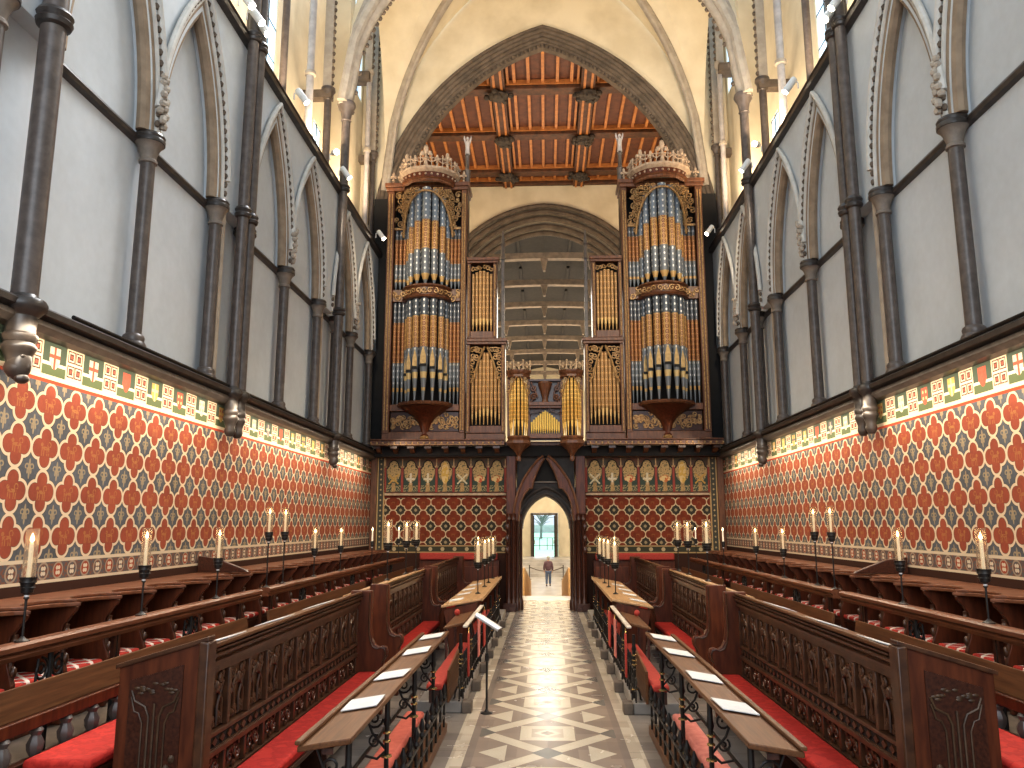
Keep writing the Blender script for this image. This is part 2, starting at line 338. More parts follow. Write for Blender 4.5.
def pipes():
    def pipe(name, zones, diaper, star, rough=0.42, metal=0.15, freq=6.0):
        """zones: list of (generated height, colour, 0 plain / 1 stars / 2 diaper)."""
        M = Mat(name, rough, metal, 0.5)
        x, y, z = M.xyz(); gx, gy, gz = M.xyz('Generated')
        ang = x.atan2(y * -1.0)
        u = ((ang * 0.85) + 0.5).fract() - 0.5
        row = z * freq
        w = row.fract() - 0.5
        st = ((u * u * 1.4 + w * w)).lt(0.040)
        w2 = (row * 1.15).fract() - 0.5
        dia = ((vlen(u * 1.1, w2) - 0.33).abs().lt(0.085)).max((u.abs() + w2.abs()).lt(0.15))
        c = None
        for h, colr, kind in zones:
            cc = colr
            if kind == 1: cc = M.mix(st, colr, star)
            elif kind == 2: cc = M.mix(dia, colr, diaper)
            elif kind == 3: cc = M.mix(dia.max(u.abs().gt(0.42)), colr, diaper)
            c = cc if c is None else M.mix(gz.gt(h), c, cc)
        if isinstance(c, tuple): M.color(c)
        else: M.color(c)
        return M.m
    blue, slate, gold, rust, white = (0.18, 0.215, 0.26), (0.17, 0.185, 0.205), (0.52, 0.31, 0.115), (0.17, 0.05, 0.025), (0.72, 0.72, 0.68)
    M_['pipe_low'] = pipe('painted_pipe_lower', [(0, slate, 0), (0.10, (0.5, 0.33, 0.13), 0), (0.13, slate, 0), (0.22, (0.60, 0.44, 0.2), 0), (0.28, slate, 0), (0.40, slate, 1), (0.52, gold, 2), (0.83, (0.09, 0.105, 0.125), 1)], rust, white)
    M_['pipe_up'] = pipe('painted_pipe_upper', [(0, slate, 0), (0.04, (0.56, 0.36, 0.14), 0), (0.10, slate, 1), (0.36, gold, 2), (0.66, blue, 1)], rust, white)
    M_['pipe_thin'] = pipe('thin_striped_pipe', [(0, slate, 0), (0.12, gold, 0), (0.16, slate, 1), (0.40, (0.50, 0.25, 0.08), 3), (0.80, (0.10, 0.11, 0.13), 1)], rust, white)
    M_['pipe_tan'] = pipe('diapered_tan_pipe', [(0, (0.48, 0.29, 0.11), 0), (0.12, (0.70, 0.48, 0.20), 0), (0.22, (0.60, 0.37, 0.15), 2)], (0.24, 0.11, 0.045), white, freq=5)
    M_['pipe_gold'] = pipe('gold_diapered_pipe', [(0, (0.62, 0.36, 0.08), 0), (0.15, (0.90, 0.60, 0.16), 0), (0.25, (0.80, 0.48, 0.10), 2), (0.62, (0.92, 0.62, 0.18), 2)], (0.30, 0.13, 0.03), white, freq=8)
    M_['pipe_plain'] = pipe('plain_gold_pipe', [(0, (0.70, 0.47, 0.10), 0), (0.2, (0.80, 0.58, 0.16), 0)], rust, white)

# ------------------------------------------------------------------ mesh helpers
class MB:
    def __init__(self): self.v, self.f = [], []
    def add(self, vs, fs):
        b = len(self.v); self.v += [tuple(p) for p in vs]; self.f += [tuple(i + b for i in f) for f in fs]; return self
    def box(self, x0, x1, y0, y1, z0, z1):
        if x0 > x1: x0, x1 = x1, x0
        if y0 > y1: y0, y1 = y1, y0
        if z0 > z1: z0, z1 = z1, z0
        return self.add([(x0, y0, z0), (x1, y0, z0), (x1, y1, z0), (x0, y1, z0), (x0, y0, z1), (x1, y0, z1), (x1, y1, z1), (x0, y1, z1)],
                        [(0, 3, 2, 1), (4, 5, 6, 7), (0, 1, 5, 4), (1, 2, 6, 5), (2, 3, 7, 6), (3, 0, 4, 7)])
    def hexa(self, b, t):
        """bottom and top quads, each four points in order"""
        return self.add(list(b) + list(t), [(0, 3, 2, 1), (4, 5, 6, 7), (0, 1, 5, 4), (1, 2, 6, 5), (2, 3, 7, 6), (3, 0, 4, 7)])
    def prism(self, poly, axis, a, b):
        """poly in the plane across axis: x -> (y,z), y -> (x,z), z -> (x,y)"""
        def P(p, t): return (t, p[0], p[1]) if axis == 'x' else (p[0], t, p[1]) if axis == 'y' else (p[0], p[1], t)
        n = len(poly)
        vs = [P(p, a) for p in poly] + [P(p, b) for p in poly]
        fs = [tuple(range(n))[::-1], tuple(range(n, 2 * n))] + [(i, (i + 1) % n, n + (i + 1) % n, n + i) for i in range(n)]
        return self.add(vs, fs)
    def lathe(self, prof, c=(0, 0, 0), n=16, a0=0.0, a1=2 * PI, sx=1, sy=1):
        full = abs(a1 - a0 - 2 * PI) < 1e-6
        m = n if full else n + 1
        vs = []
        for r, z in prof:
            for i in range(m):
                t = a0 + (a1 - a0) * i / n
                vs.append((c[0] + sx * r * math.cos(t), c[1] + sy * r * math.sin(t), c[2] + z))
        fs = []
        for k in range(len(prof) - 1):
            for i in range(n):
                j = (i + 1) % m
                fs.append((k * m + i, k * m + j, (k + 1) * m + j, (k + 1) * m + i))
        if full:
            if prof[0][0] > 1e-5: fs.append(tuple(range(m))[::-1])
            if prof[-1][0] > 1e-5: fs.append(tuple((len(prof) - 1) * m + i for i in range(m)))
        return self.add(vs, fs)
    def tube(self, pts, r, n=8, caps=True, closed=False):
        pts = [Vector(p) for p in pts]
        if len(pts) < 2: return self
        rs = r if isinstance(r, (list, tuple)) else [r] * len(pts)
        T = []
        for i in range(len(pts)):
            a = pts[i - 1] if i > 0 else (pts[-2] if closed else pts[0]); b = pts[i + 1] if i < len(pts) - 1 else (pts[1] if closed else pts[-1])
            d = (b - a); T.append(d.normalized() if d.length > 1e-9 else Vector((0, 0, 1)))
        up = Vector((0, 0, 1)) if abs(T[0].z) < 0.9 else Vector((0, 1, 0))
        N = (up - T[0] * up.dot(T[0])).normalized()
        vs = []
        for i, p in enumerate(pts):
            N = N - T[i] * N.dot(T[i]); N = N.normalized() if N.length > 1e-6 else Vector((1, 0, 0))
            B = T[i].cross(N)
            for k in range(n):
                t = 2 * PI * k / n
                vs.append(p + (N * math.cos(t) + B * math.sin(t)) * rs[i])
        fs = []
        for i in range(len(pts) - 1):
            for k in range(n):
                fs.append((i * n + k, i * n + (k + 1) % n, (i + 1) * n + (k + 1) % n, (i + 1) * n + k))
        if caps: fs += [tuple(range(n))[::-1], tuple((len(pts) - 1) * n + k for k in range(n))]
        return self.add(vs, fs)
    def ball(self, c, rx, ry=None, rz=None, n=8, m=6):
        ry = rx if ry is None else ry; rz = rx if rz is None else rz
        vs = [(c[0], c[1], c[2] - rz)]
        for i in range(1, m):
            p = -PI / 2 + PI * i / m
            for k in range(n):
                t = 2 * PI * k / n
                vs.append((c[0] + rx * math.cos(p) * math.cos(t), c[1] + ry * math.cos(p) * math.sin(t), c[2] + rz * math.sin(p)))
        vs.append((c[0], c[1], c[2] + rz))
        fs = [(0, 1 + (k + 1) % n, 1 + k) for k in range(n)]
        for i in range(m - 2):
            for k in range(n):
                fs.append((1 + i * n + k, 1 + i * n + (k + 1) % n, 1 + (i + 1) * n + (k + 1) % n, 1 + (i + 1) * n + k))
        L = len(vs) - 1
        fs += [(L, 1 + (m - 2) * n + k, 1 + (m - 2) * n + (k + 1) % n) for k in range(n)]
        return self.add(vs, fs)
    def spiral(self, c, r0, turns, r, axis='y', flip=1, start=0.0, n=20):
        pts = []
        for i in range(n + 1):
            t = i / n; a = start + flip * turns * 2 * PI * t; q = r0 * (1 - 0.82 * t)
            u, w = q * math.cos(a), q * math.sin(a)
            pts.append((c[0] + u, c[1], c[2] + w) if axis == 'y' else (c[0], c[1] + u, c[2] + w))
        return self.tube(pts, r, 6)
    def strip(self, a, b):
        n = len(a); return self.add(list(a) + list(b), [(i, i + 1, n + i + 1, n + i) for i in range(n - 1)])
    def mirror(self):
        self.v = [(-x, y, z) for x, y, z in self.v]; self.f = [f[::-1] for f in self.f]; return self

def link(o, parent=None):
    COL.objects.link(o)
    if parent is not None: o.parent = parent
    return o
BASE = {}
def base_of(p): return BASE.get(p.name, Vector((0, 0, 0))) if p is not None else Vector((0, 0, 0))
def obj(name, mb, m, parent=None, smooth=True, bevel=0.0, world=True, origin=None):
    """One mesh object. World coordinates; they are stored relative to the parent's base (or origin)."""
    b = base_of(parent) if world else Vector((0, 0, 0))
    og = Vector(origin) if origin is not None else b
    me = bpy.data.meshes.new(name)
    me.from_pydata([(x - og.x, y - og.y, z - og.z) for x, y, z in mb.v], [], mb.f)
    bm = bmesh.new(); bm.from_mesh(me); bmesh.ops.recalc_face_normals(bm, faces=bm.faces); bm.to_mesh(me); bm.free()
    if smooth:
        me.shade_smooth(); me.set_sharp_from_angle(angle=math.radians(38))
    me.materials.append(M_[m] if isinstance(m, str) else m)
    o = bpy.data.objects.new(name, me); link(o, parent)
    o.location = og - b if origin is not None else (0, 0, 0)
    BASE[o.name] = og
    if bevel:
        md = o.modifiers.new('edge', 'BEVEL'); md.width = bevel; md.segments = 2; md.limit_method = 'ANGLE'; md.angle_limit = math.radians(50)
    return o
def tag(o, label=None, cat=None, group=None, kind=None):
    if label: o['label'] = label
    if cat: o['category'] = cat
    if group: o['group'] = group
    if kind: o['kind'] = kind
    return o
def thing(name, label, cat, loc=(0, 0, 0), group=None, kind=None):
    o = bpy.data.objects.new(name, None); o.empty_display_size = 0.1; link(o); o.location = loc
    BASE[o.name] = Vector(loc)
    return tag(o, label, cat, group, kind)
def solid(name, mb, m, label, cat, group=None, kind=None, origin=None, **k):
    """A thing that is one mesh."""
    return tag(obj(name, mb, m, origin=origin, **k), label, cat, group, kind)
def struct(name, mb, m, label=None, cat=None, group=None, **k):
    return tag(obj(name, mb, m, **k), label, cat, group, 'structure')
KIDS = {}
def dup(root, loc, label=None, group=None, rotz=None):
    r = root.copy(); COL.objects.link(r); r.location = loc
    if rotz is not None: r.rotation_euler = (0, 0, rotz)
    BASE[r.name] = Vector(loc)
    if label: r['label'] = label
    if group: r['group'] = group
    if root.name not in KIDS:
        KIDS[root.name] = [(c, list(c.children)) for c in root.children]
    for c, gs in KIDS[root.name]:
        cc = c.copy(); COL.objects.link(cc); cc.parent = r
        for g in gs:
            gg = g.copy(); COL.objects.link(gg); gg.parent = cc
    return r

def arch(w, z0, rise, n=14, off=0.0):
    """Two-centred arch, from (-w,z0) over the apex to (w,z0); off grows it outward."""
    R = (rise * rise + w * w) / (2 * w); cx = R - w
    Ro = R + off
    amax = math.acos(max(-1, min(1, cx / Ro)))
    left = [(cx - Ro * math.cos(amax * i / n), z0 + Ro * math.sin(amax * i / n)) for i in range(n + 1)]
    return left + [(-u, z) for u, z in left[-2::-1]]

# ================================================================== THE BUILDING
WX, YB = 4.8, 22.0
BAYS = [(-1.5, 6.75), (7.25, 11.7), (12.0, 17.3), (17.55, 22.2)]       # plain wall lengths between vaulting shafts
ARCHES = [(4.25, 6.2, 0), (6.98, 8.97, 1), (8.97, 11.0, 2), (12.12, 14.15, 3), (14.15, 16.33, 4), (17.18, 19.25, 5), (19.25, 21.35, 6)]
COLS = [6.2, 8.97, 11.0, 12.12, 14.15, 16.33, 17.75, 19.25, 21.35]
SHAFTS = [(6.74, 0.112, 1), (11.68, 0.085, 2), (17.4, 0.10, 1)]

def building_sides():
    for s in (-1, 1):
        sd = SIDE[s]
        X = lambda v: s * v
        # painted lower wall
        struct('wall_' + sd, MB().box(X(WX), X(5.3), -2, 22.3, 0, 3.97), 'lions', 'lower %s wall painted with red quatrefoils holding gold lions' % sd, 'wall')
        # plaster recess and the wall above
        mb = MB(); mb.box(X(4.98), X(5.4), -2, 22.3, 3.97, 9.9)
        struct('wall_' + sd + '_plaster', mb, 'plaster', 'pale plastered upper %s wall behind the blind arches' % sd, 'wall')
        # spandrels: the front skin above the arch heads
        mb = MB(); y_prev = -2.0
        F, Rr = X(4.78), X(4.98)
        for y0, y1, _ in ARCHES:
            c, w = (y0 + y1) / 2, (y1 - y0) / 2 - 0.13
            if y0 > y_prev + 0.01: mb.box(F, Rr, y_prev, c - w, 6.9, 9.85)
            elif y_prev < c - w: mb.box(F, Rr, y_prev, c - w, 6.9, 9.85)
            pts = arch(w, 6.9, 2.42)
            a = [(F, c + u, z) for u, z in pts]; b = [(F, c + u, 9.85) for u, z in pts]; d = [(Rr, c + u, z) for u, z in pts]
            mb.strip(a, b); mb.strip(d, a)
            y_prev = c + w
        mb.box(F, Rr, y_prev, 22.3, 6.9, 9.85)
        struct('wall_' + sd + '_spandrel', mb, 'plaster', 'plaster spandrels between the lancet heads on the %s wall' % sd, 'wall')
        # main string course
        prof = [(4.80, 3.95), (4.70, 3.97), (4.64, 4.02), (4.63, 4.06), (4.67, 4.08), (4.60, 4.11), (4.59, 4.16), (4.63, 4.19), (4.70, 4.20), (4.98, 4.34), (4.98, 3.95)]
        mb = MB().prism([(X(a), b) for a, b in prof], 'y', -2, 22.2)
        struct('trim_string_course_' + sd, mb, 'string', 'dark polished string course above the painted %s wall' % sd, 'moulding', smooth=False)
        # thin string at capital level, upper string
        mb = MB()
        for y0, y1, _ in ARCHES: mb.prism([(X(4.98), 6.78), (X(4.92), 6.80), (X(4.90), 6.84), (X(4.92), 6.88), (X(4.98), 6.90)], 'y', y0 + 0.06, y1 - 0.06)
        struct('trim_thin_string_' + sd, mb, 'string', 'thin dark string joining the column capitals on the %s wall' % sd, 'moulding', smooth=False)
        mb = MB().prism([(X(4.78), 9.78), (X(4.68), 9.80), (X(4.66), 9.86), (X(4.70), 9.90), (X(4.66), 9.93), (X(4.70), 10.0), (X(4.95), 10.05), (X(4.95), 9.78)], 'y', -2, 22.2)
        struct('trim_upper_string_' + sd, mb, 'string', 'dark string course below the clerestory on the %s wall' % sd, 'moulding', smooth=False)
        # blind arch mouldings
        for y0, y1, k in ARCHES:
            c, w = (y0 + y1) / 2, (y1 - y0) / 2 - 0.13
            t = thing('blind_arch', 'moulded lancet arch head on the %s wall, %s from the camera' % (sd, ORD[k]), 'arch', (X(4.78), c, 6.9), 'blind arches of the %s wall' % sd, 'structure')
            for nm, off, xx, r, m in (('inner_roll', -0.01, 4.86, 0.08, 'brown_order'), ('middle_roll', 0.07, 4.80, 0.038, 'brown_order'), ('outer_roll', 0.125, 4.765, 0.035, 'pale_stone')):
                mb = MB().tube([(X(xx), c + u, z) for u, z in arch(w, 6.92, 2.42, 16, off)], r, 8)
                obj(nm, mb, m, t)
            mb = MB().tube([(X(4.72), c + u, z) for u, z in [p for p in arch(w, 6.92, 2.42, 18, 0.215) if p[1] > 7.15]], 0.045, 8)
            obj('hood_mould', mb, 'pale_stone', t)
            mb = MB(); pts = arch(w, 6.92, 2.42, 22, 0.172)
            for i in range(1, len(pts) - 1):
                u, z = pts[i]
                mb.ball((X(4.735), c + u, z), 0.034, 0.034, 0.05, 6, 4)
            obj('dogtooth', mb, 'arch_stone', t)
            if k in (1, 3, 5):
                mb = MB(); rnd = random.Random(k)
                for i in range(16): mb.ball((X(4.70 - rnd.random() * 0.04), y1 + rnd.uniform(-0.07, 0.07), 7.05 + i * 0.042), 0.05, 0.05, 0.05, 6, 4)
                obj('leaf_stop', mb, 'stone', t)
        # engaged columns of the arcade
        for k, y in enumerate(COLS):
            t = thing('wall_column', 'slender dark marble column on the %s wall, %s from the camera' % (sd, ORD[k]), 'column', (X(4.82), y, 4.2), 'arcade columns of the %s wall' % sd, 'structure')
            cx = X(4.83)
            obj('shaft', MB().lathe([(0.088, 4.4), (0.086, 6.55)], (cx, y, 0), 18), 'marble', t)
            obj('base', MB().lathe([(0.15, 4.18), (0.15, 4.27), (0.135, 4.30), (0.12, 4.32), (0.128, 4.36), (0.115, 4.39), (0.09, 4.41)], (cx, y, 0), 18), 'marble', t)
            obj('capital', MB().lathe([(0.088, 6.54), (0.108, 6.55), (0.108, 6.58), (0.09, 6.60), (0.10, 6.66), (0.125, 6.73), (0.155, 6.78), (0.17, 6.79), (0.175, 6.83), (0.165, 6.85), (0.175, 6.88), (0.16, 6.91)], (cx, y, 0), 18), 'capital_stone', t)
            obj('abacus', MB().lathe([(0.16, 6.79), (0.182, 6.80), (0.185, 6.84), (0.172, 6.86), (0.182, 6.89), (0.165, 6.92)], (cx, y, 0), 18), 'string', t)
            if k in (2, 5, 8): obj('jamb', MB().box(X(4.78), X(4.97), y + 0.12, y + 0.24, 4.3, 6.9), 'stone', t, smooth=False)
        # tall vaulting shafts standing on corbels
        for k, (y, r, n) in enumerate(SHAFTS):
            zt = (10.6, 16.0, 11.95)[k] if k != 0 else 12.0
            t = thing('vaulting_shaft', '%s vaulting shaft with ring bands on the %s wall, %s' % (['thick', 'twin', 'single'][k], sd, ['nearest the camera', 'midway along', 'beside the organ bay'][k]), 'column', (X(4.65), y, 3.45), 'vaulting shafts of the %s wall' % sd, 'structure')
            for j in range(n):
                yy = y + (j - (n - 1) / 2) * 0.30; cx = X(4.66 if n == 1 else 4.64)
                obj('shaft', MB().lathe([(r, 4.1), (r, zt)], (cx, yy, 0), 20), 'marble', t)
                for zr in (6.95, 9.92):
                    obj('ring', MB().lathe([(r, -0.09), (r * 1.35, -0.07), (r * 1.5, -0.03), (r * 1.28, 0.0), (r * 1.5, 0.04), (r * 1.3, 0.08), (r, 0.1)], (cx, yy, zr), 20), 'string', t)
                obj('corbel', MB().lathe([(r * 0.5, 3.48), (r * 0.8, 3.52), (r * 0.95, 3.56), (r * 0.8, 3.62), (r * 1.1, 3.70), (r * 1.3, 3.735), (r * 1.3, 3.76), (r * 1.1, 3.79), (r * 1.3, 3.83), (r * 1.3, 3.86), (r * 1.12, 3.88), (r * 1.12, 4.03), (r * 1.4, 4.06), (r * 1.75, 4.10), (r * 1.8, 4.14), (r * 1.6, 4.18), (r * 1.15, 4.2), (r, 4.23)], (cx, yy, 0), 18), 'string', t)
            if n == 1:
                mb = MB(); cx = X(4.66)
                mb.ball((cx - s * 0.02, y, 3.60), r * 0.95, r * 0.9, r * 1.35, 12, 8); mb.ball((cx - s * r * 0.9, y, 3.58), 0.03, 0.028, 0.05)
                for dy in (-0.05, 0.05): mb.ball((cx - s * r * 0.72, y + dy, 3.66), 0.025, 0.03, 0.022)
                mb.ball((cx - s * r * 0.5, y, 3.47), 0.06, 0.07, 0.05)
                obj('carved_head', mb, 'string', t)
            if k == 2:
                obj('capital', MB().lathe([(r, 11.6), (r * 1.25, 11.62), (r * 1.1, 11.67), (r * 1.4, 11.85), (r * 2.0, 11.95), (r * 2.2, 12.0), (r * 2.0, 12.08)], (X(4.66), y, 0), 18), 'marble', t)
        # clerestory: sloping sill, back wall with windows, detached shafts
        mb = MB().add([(X(4.72), -2, 10.0), (X(4.72), 22.2, 10.0), (X(5.35), 22.2, 10.75), (X(5.35), -2, 10.75)], [(0, 1, 2, 3)])
        mb.add([(X(5.35), -2, 10.75), (X(5.35), 22.2, 10.75), (X(6.0), 22.2, 10.75), (X(6.0), -2, 10.75)], [(0, 1, 2, 3)])
        struct('trim_clerestory_sill_' + sd, mb, 'cream', 'sloping cream sill under the %s clerestory' % sd, 'sill', smooth=False)
        wins = [(13.0, 0.9, 12.5), (15.55, 1.0, 11.5), (19.35, 0.65, 11.75), (21.45, 1.1, 14.7)]
        mb = MB(); yp = -2.0
        for i, (yc, wd, zb) in enumerate(wins):
            zt = 12.6 if i == 2 else 18.0
            XF, XK = (X(5.95), X(6.3)) if i < 3 else (X(5.45), X(6.3))
            if i == 3: mb.box(X(5.95), X(6.3), yp, 20.4, 10.7, 19.5); yp = 20.4
            mb.box(XF, XK, yp, yc - wd / 2, 10.7, 19.5); mb.box(XF, XK, yc - wd / 2, yc + wd / 2, 10.7, zb); mb.box(XF, XK, yc - wd / 2, yc + wd / 2, zt, 19.5)
            yp = yc + wd / 2
            t = thing('window_%d' % (i + 1 + (0 if s < 0 else 4)), 'bright tall clerestory window in the %s wall, %s' % (sd, ORD[i] + ' along'), 'window', (XF, yc, zb), None, 'structure')
            xg = 5.97 if i < 3 else 5.47
            obj('pane', MB().box(X(xg + 0.01), X(xg + 0.03), yc - wd / 2, yc + wd / 2, zb, zt), 'window_light', t)
            mb2 = MB().box(X(xg - 0.015), X(xg), yc - 0.015, yc + 0.015, zb, zt)
            for zz in [zb + 0.8 * q for q in range(1, int((zt - zb) / 0.8) + 1)]: mb2.box(X(xg - 0.01), X(xg), yc - wd / 2, yc + wd / 2, zz - 0.012, zz + 0.012)
            obj('glazing_bar', mb2, 'iron', t, smooth=False)
        mb.box(XF, XK, yp, 22.3, 10.7, 19.5)
        struct('wall_' + sd + '_clerestory', mb, 'cream', 'warm cream back wall of the %s clerestory passage' % sd, 'wall', smooth=False)
        for k, (y, xx, r, z0, zt, ring, m, nm) in enumerate([(12.5, 5.1, 0.07, 10.4, 18, 12.3, 'marble', 'dark'), (14.65, 5.25, 0.075, 10.6, 18, 99, 'marble', 'dark'), (16.55, 5.3, 0.085, 10.7, 18, 12.35, 'pale_shaft', 'pale'),
                                                           (18.02, 5.3, 0.09, 10.65, 12.75, 99, 'marble', 'capped'), (21.45, 5.1, 0.075, 10.5, 15.3, 12.9, 'pale_shaft', 'pale'), (21.98, 5.05, 0.085, 10.4, 13.0, 99, 'marble', 'capped')]):
            t = thing('clerestory_shaft', '%s freestanding clerestory shaft above the %s wall, %s' % (nm, sd, ORD[k] + ' from the camera'), 'column', (X(xx), y, z0), 'clerestory shafts of the %s wall' % sd, 'structure')
            obj('shaft', MB().lathe([(r, z0), (r, zt)], (X(xx), y, 0), 14), m, t)
            obj('base', MB().lathe([(r * 1.9, z0 - 0.15), (r * 1.9, z0), (r * 1.5, z0 + 0.05), (r * 1.6, z0 + 0.1), (r, z0 + 0.15)], (X(xx), y, 0), 14), 'stone' if m != 'marble' else 'marble', t)
            if ring < 50: obj('ring', MB().lathe([(r, -0.07), (r * 1.5, -0.04), (r * 1.5, 0.04), (r, 0.07)], (X(xx), y, ring), 14), 'stone', t)
            if zt < 17:
                obj('capital', MB().lathe([(r, zt - 0.25), (r * 1.3, zt - 0.22), (r * 1.1, zt - 0.18), (r * 1.6, zt - 0.05), (r * 2.0, zt), (r * 1.9, zt + 0.08)], (X(xx), y, 0), 14), 'marble' if m == 'marble' else 'stone', t)
                obj('jamb', MB().box(X(xx - 0.09), X(xx + 0.12), y - 0.09, y + 0.09, zt + 0.06, 18.5), 'stone', t, smooth=False)
                mb2 = MB()
                for q in range(22): mb2.ball((X(xx - 0.11), y - 0.04, zt + 0.2 + q * 0.2), 0.05, 0.05, 0.06, 6, 4)
                obj('dogtooth', mb2, 'arch_stone', t)
        mb = MB(); mb.box(X(5.2), X(5.95), 17.9, 18.15, 12.55, 12.75); mb.box(X(5.05), X(5.95), 21.2, 21.6, 15.0, 15.25); mb.box(X(5.05), X(5.95), 21.86, 22.1, 12.75, 12.95)
        struct('trim_passage_lintel_' + sd, mb, 'arch_stone', 'stone lintels bridging the %s clerestory passage' % sd, 'lintel', smooth=False)

def building_floor():
    struct('floor', MB().add([(-5, -3, 0), (5, -3, 0), (5, 24.5, 0), (-5, 24.5, 0)], [(0, 1, 2, 3)]), 'floor', 'choir floor of cream and brown geometric stone paving', 'floor', smooth=False)
    # raised platforms behind the stalls' fronts
    n = 0
    for s in (-1, 1):
        sd = SIDE[s]
        mb = MB().box(s * 2.36, s * 3.40, -2, 21.6, 0.001, 0.30)
        struct('trim_middle_platform_' + sd, mb, 'wood_dark', 'raised floor under the middle row on the %s' % sd, 'platform')
        mb = MB().box(s * 3.405, s * 4.79, -2, 21.6, 0.001, 0.50)
        struct('trim_rear_platform_' + sd, mb, 'step_stone', 'highest floor under the wall stalls on the %s' % sd, 'platform')
        mb = MB().box(s * 1.02, s * 1.55, 10.0, 20.6, 0.001, 0.13)
        struct('trim_front_platform_' + sd, mb, 'paving', 'low stone platform under the farther front desks on the %s' % sd, 'platform', bevel=0.01)
        for k, y in enumerate((10.08, 11.36, 12.70, 14.05, 15.4, 16.75, 18.1)):
            solid('footing_block', MB().box(s * 0.90, s * 1.015, y - 0.10, y + 0.10, 0.0, 0.13), 'step_stone', 'small wooden block beside the %s platform, %s from the camera' % (sd, ORD[k]), 'block', 'footing blocks of the %s railing' % sd, bevel=0.008, origin=(s * 0.96, y, 0))
        mb = MB().box(s * 1.08, s * 1.30, 3.0, 9.1, 0.0, 0.10)
        solid('wooden_plinth', mb, 'wood_desk', 'low brown plank plinth under the nearest %s railing' % sd, 'plinth', bevel=0.01, origin=(s * 1.2, 9.1, 0))

def crossing_wall():
    w, z0, rise = 4.45, 10.3, 6.25
    Y0, Y1 = 22.25, 22.45
    pts = arch(w, z0, rise, 24)
    mb = MB()
    A = [(u, Y0, z) for u, z in pts]; Bt = [(u, Y0, 21.0) for u, z in pts]; D = [(u, Y1, z) for u, z in pts]; E = [(u, Y1, 21.0) for u, z in pts]
    mb.strip(A, Bt); mb.strip(D, A); mb.strip(E, D)
    for sx in (-1, 1): mb.box(sx * 4.45, sx * 6.4, Y0, Y1, 0.0, 21.0)
    struct('wall_back', mb, 'cream', 'cream wall above the great stone arch over the organ', 'wall')
    t = thing('great_arch', 'great brown stone arch framing the timber tower ceiling', 'arch', (0, Y0, z0), None, 'structure')
    for nm, off, yy, r, m in (('inner_roll', 0.13, Y0 - 0.02, 0.07, 'arch_stone'), ('hollow_band', 0.24, Y0 - 0.02, 0.08, 'arch_stone'), ('middle_roll', 0.36, Y0 - 0.06, 0.07, 'arch_stone'), ('outer_roll', 0.48, Y0 - 0.08, 0.075, 'arch_stone'), ('hood_mould', 0.59, Y0 - 0.10, 0.055, 'arch_stone')):
        obj(nm, MB().tube([(u, yy, z) for u, z in arch(w, z0, rise, 28, off)], r, 10), m, t)
    mb = MB(); dp = arch(w, z0, rise, 60, 0.03)
    for i, (u, z) in enumerate(dp):
        mb.ball((u, Y0 - 0.04, z), 0.055, 0.06, 0.055, 6, 4)
    obj('dogtooth', mb, 'arch_stone', t)
    for sx in (-1, 1): struct('trim_corner_shade_' + SIDE[sx], MB().box(sx * 4.42, sx * 4.95, 21.95, 22.2, 4.42, 11.6), 'black', 'black panel painting in the shade between the organ case and the %s wall' % SIDE[sx], 'recess')  # black panel stands in for the deep shade beside the organ case
    # flat ring behind the mouldings
    a, b = arch(w, z0, rise, 28, -0.02), arch(w, z0, rise, 28, 0.62)
    obj('archivolt', MB().strip([(u, Y0 - 0.02, z) for u, z in a], [(u, Y0 - 0.02, z) for u, z in b]).strip([(u, Y0 - 0.02, z) for u, z in a], [(u, Y1, z) for u, z in a]), 'arch_stone', t)

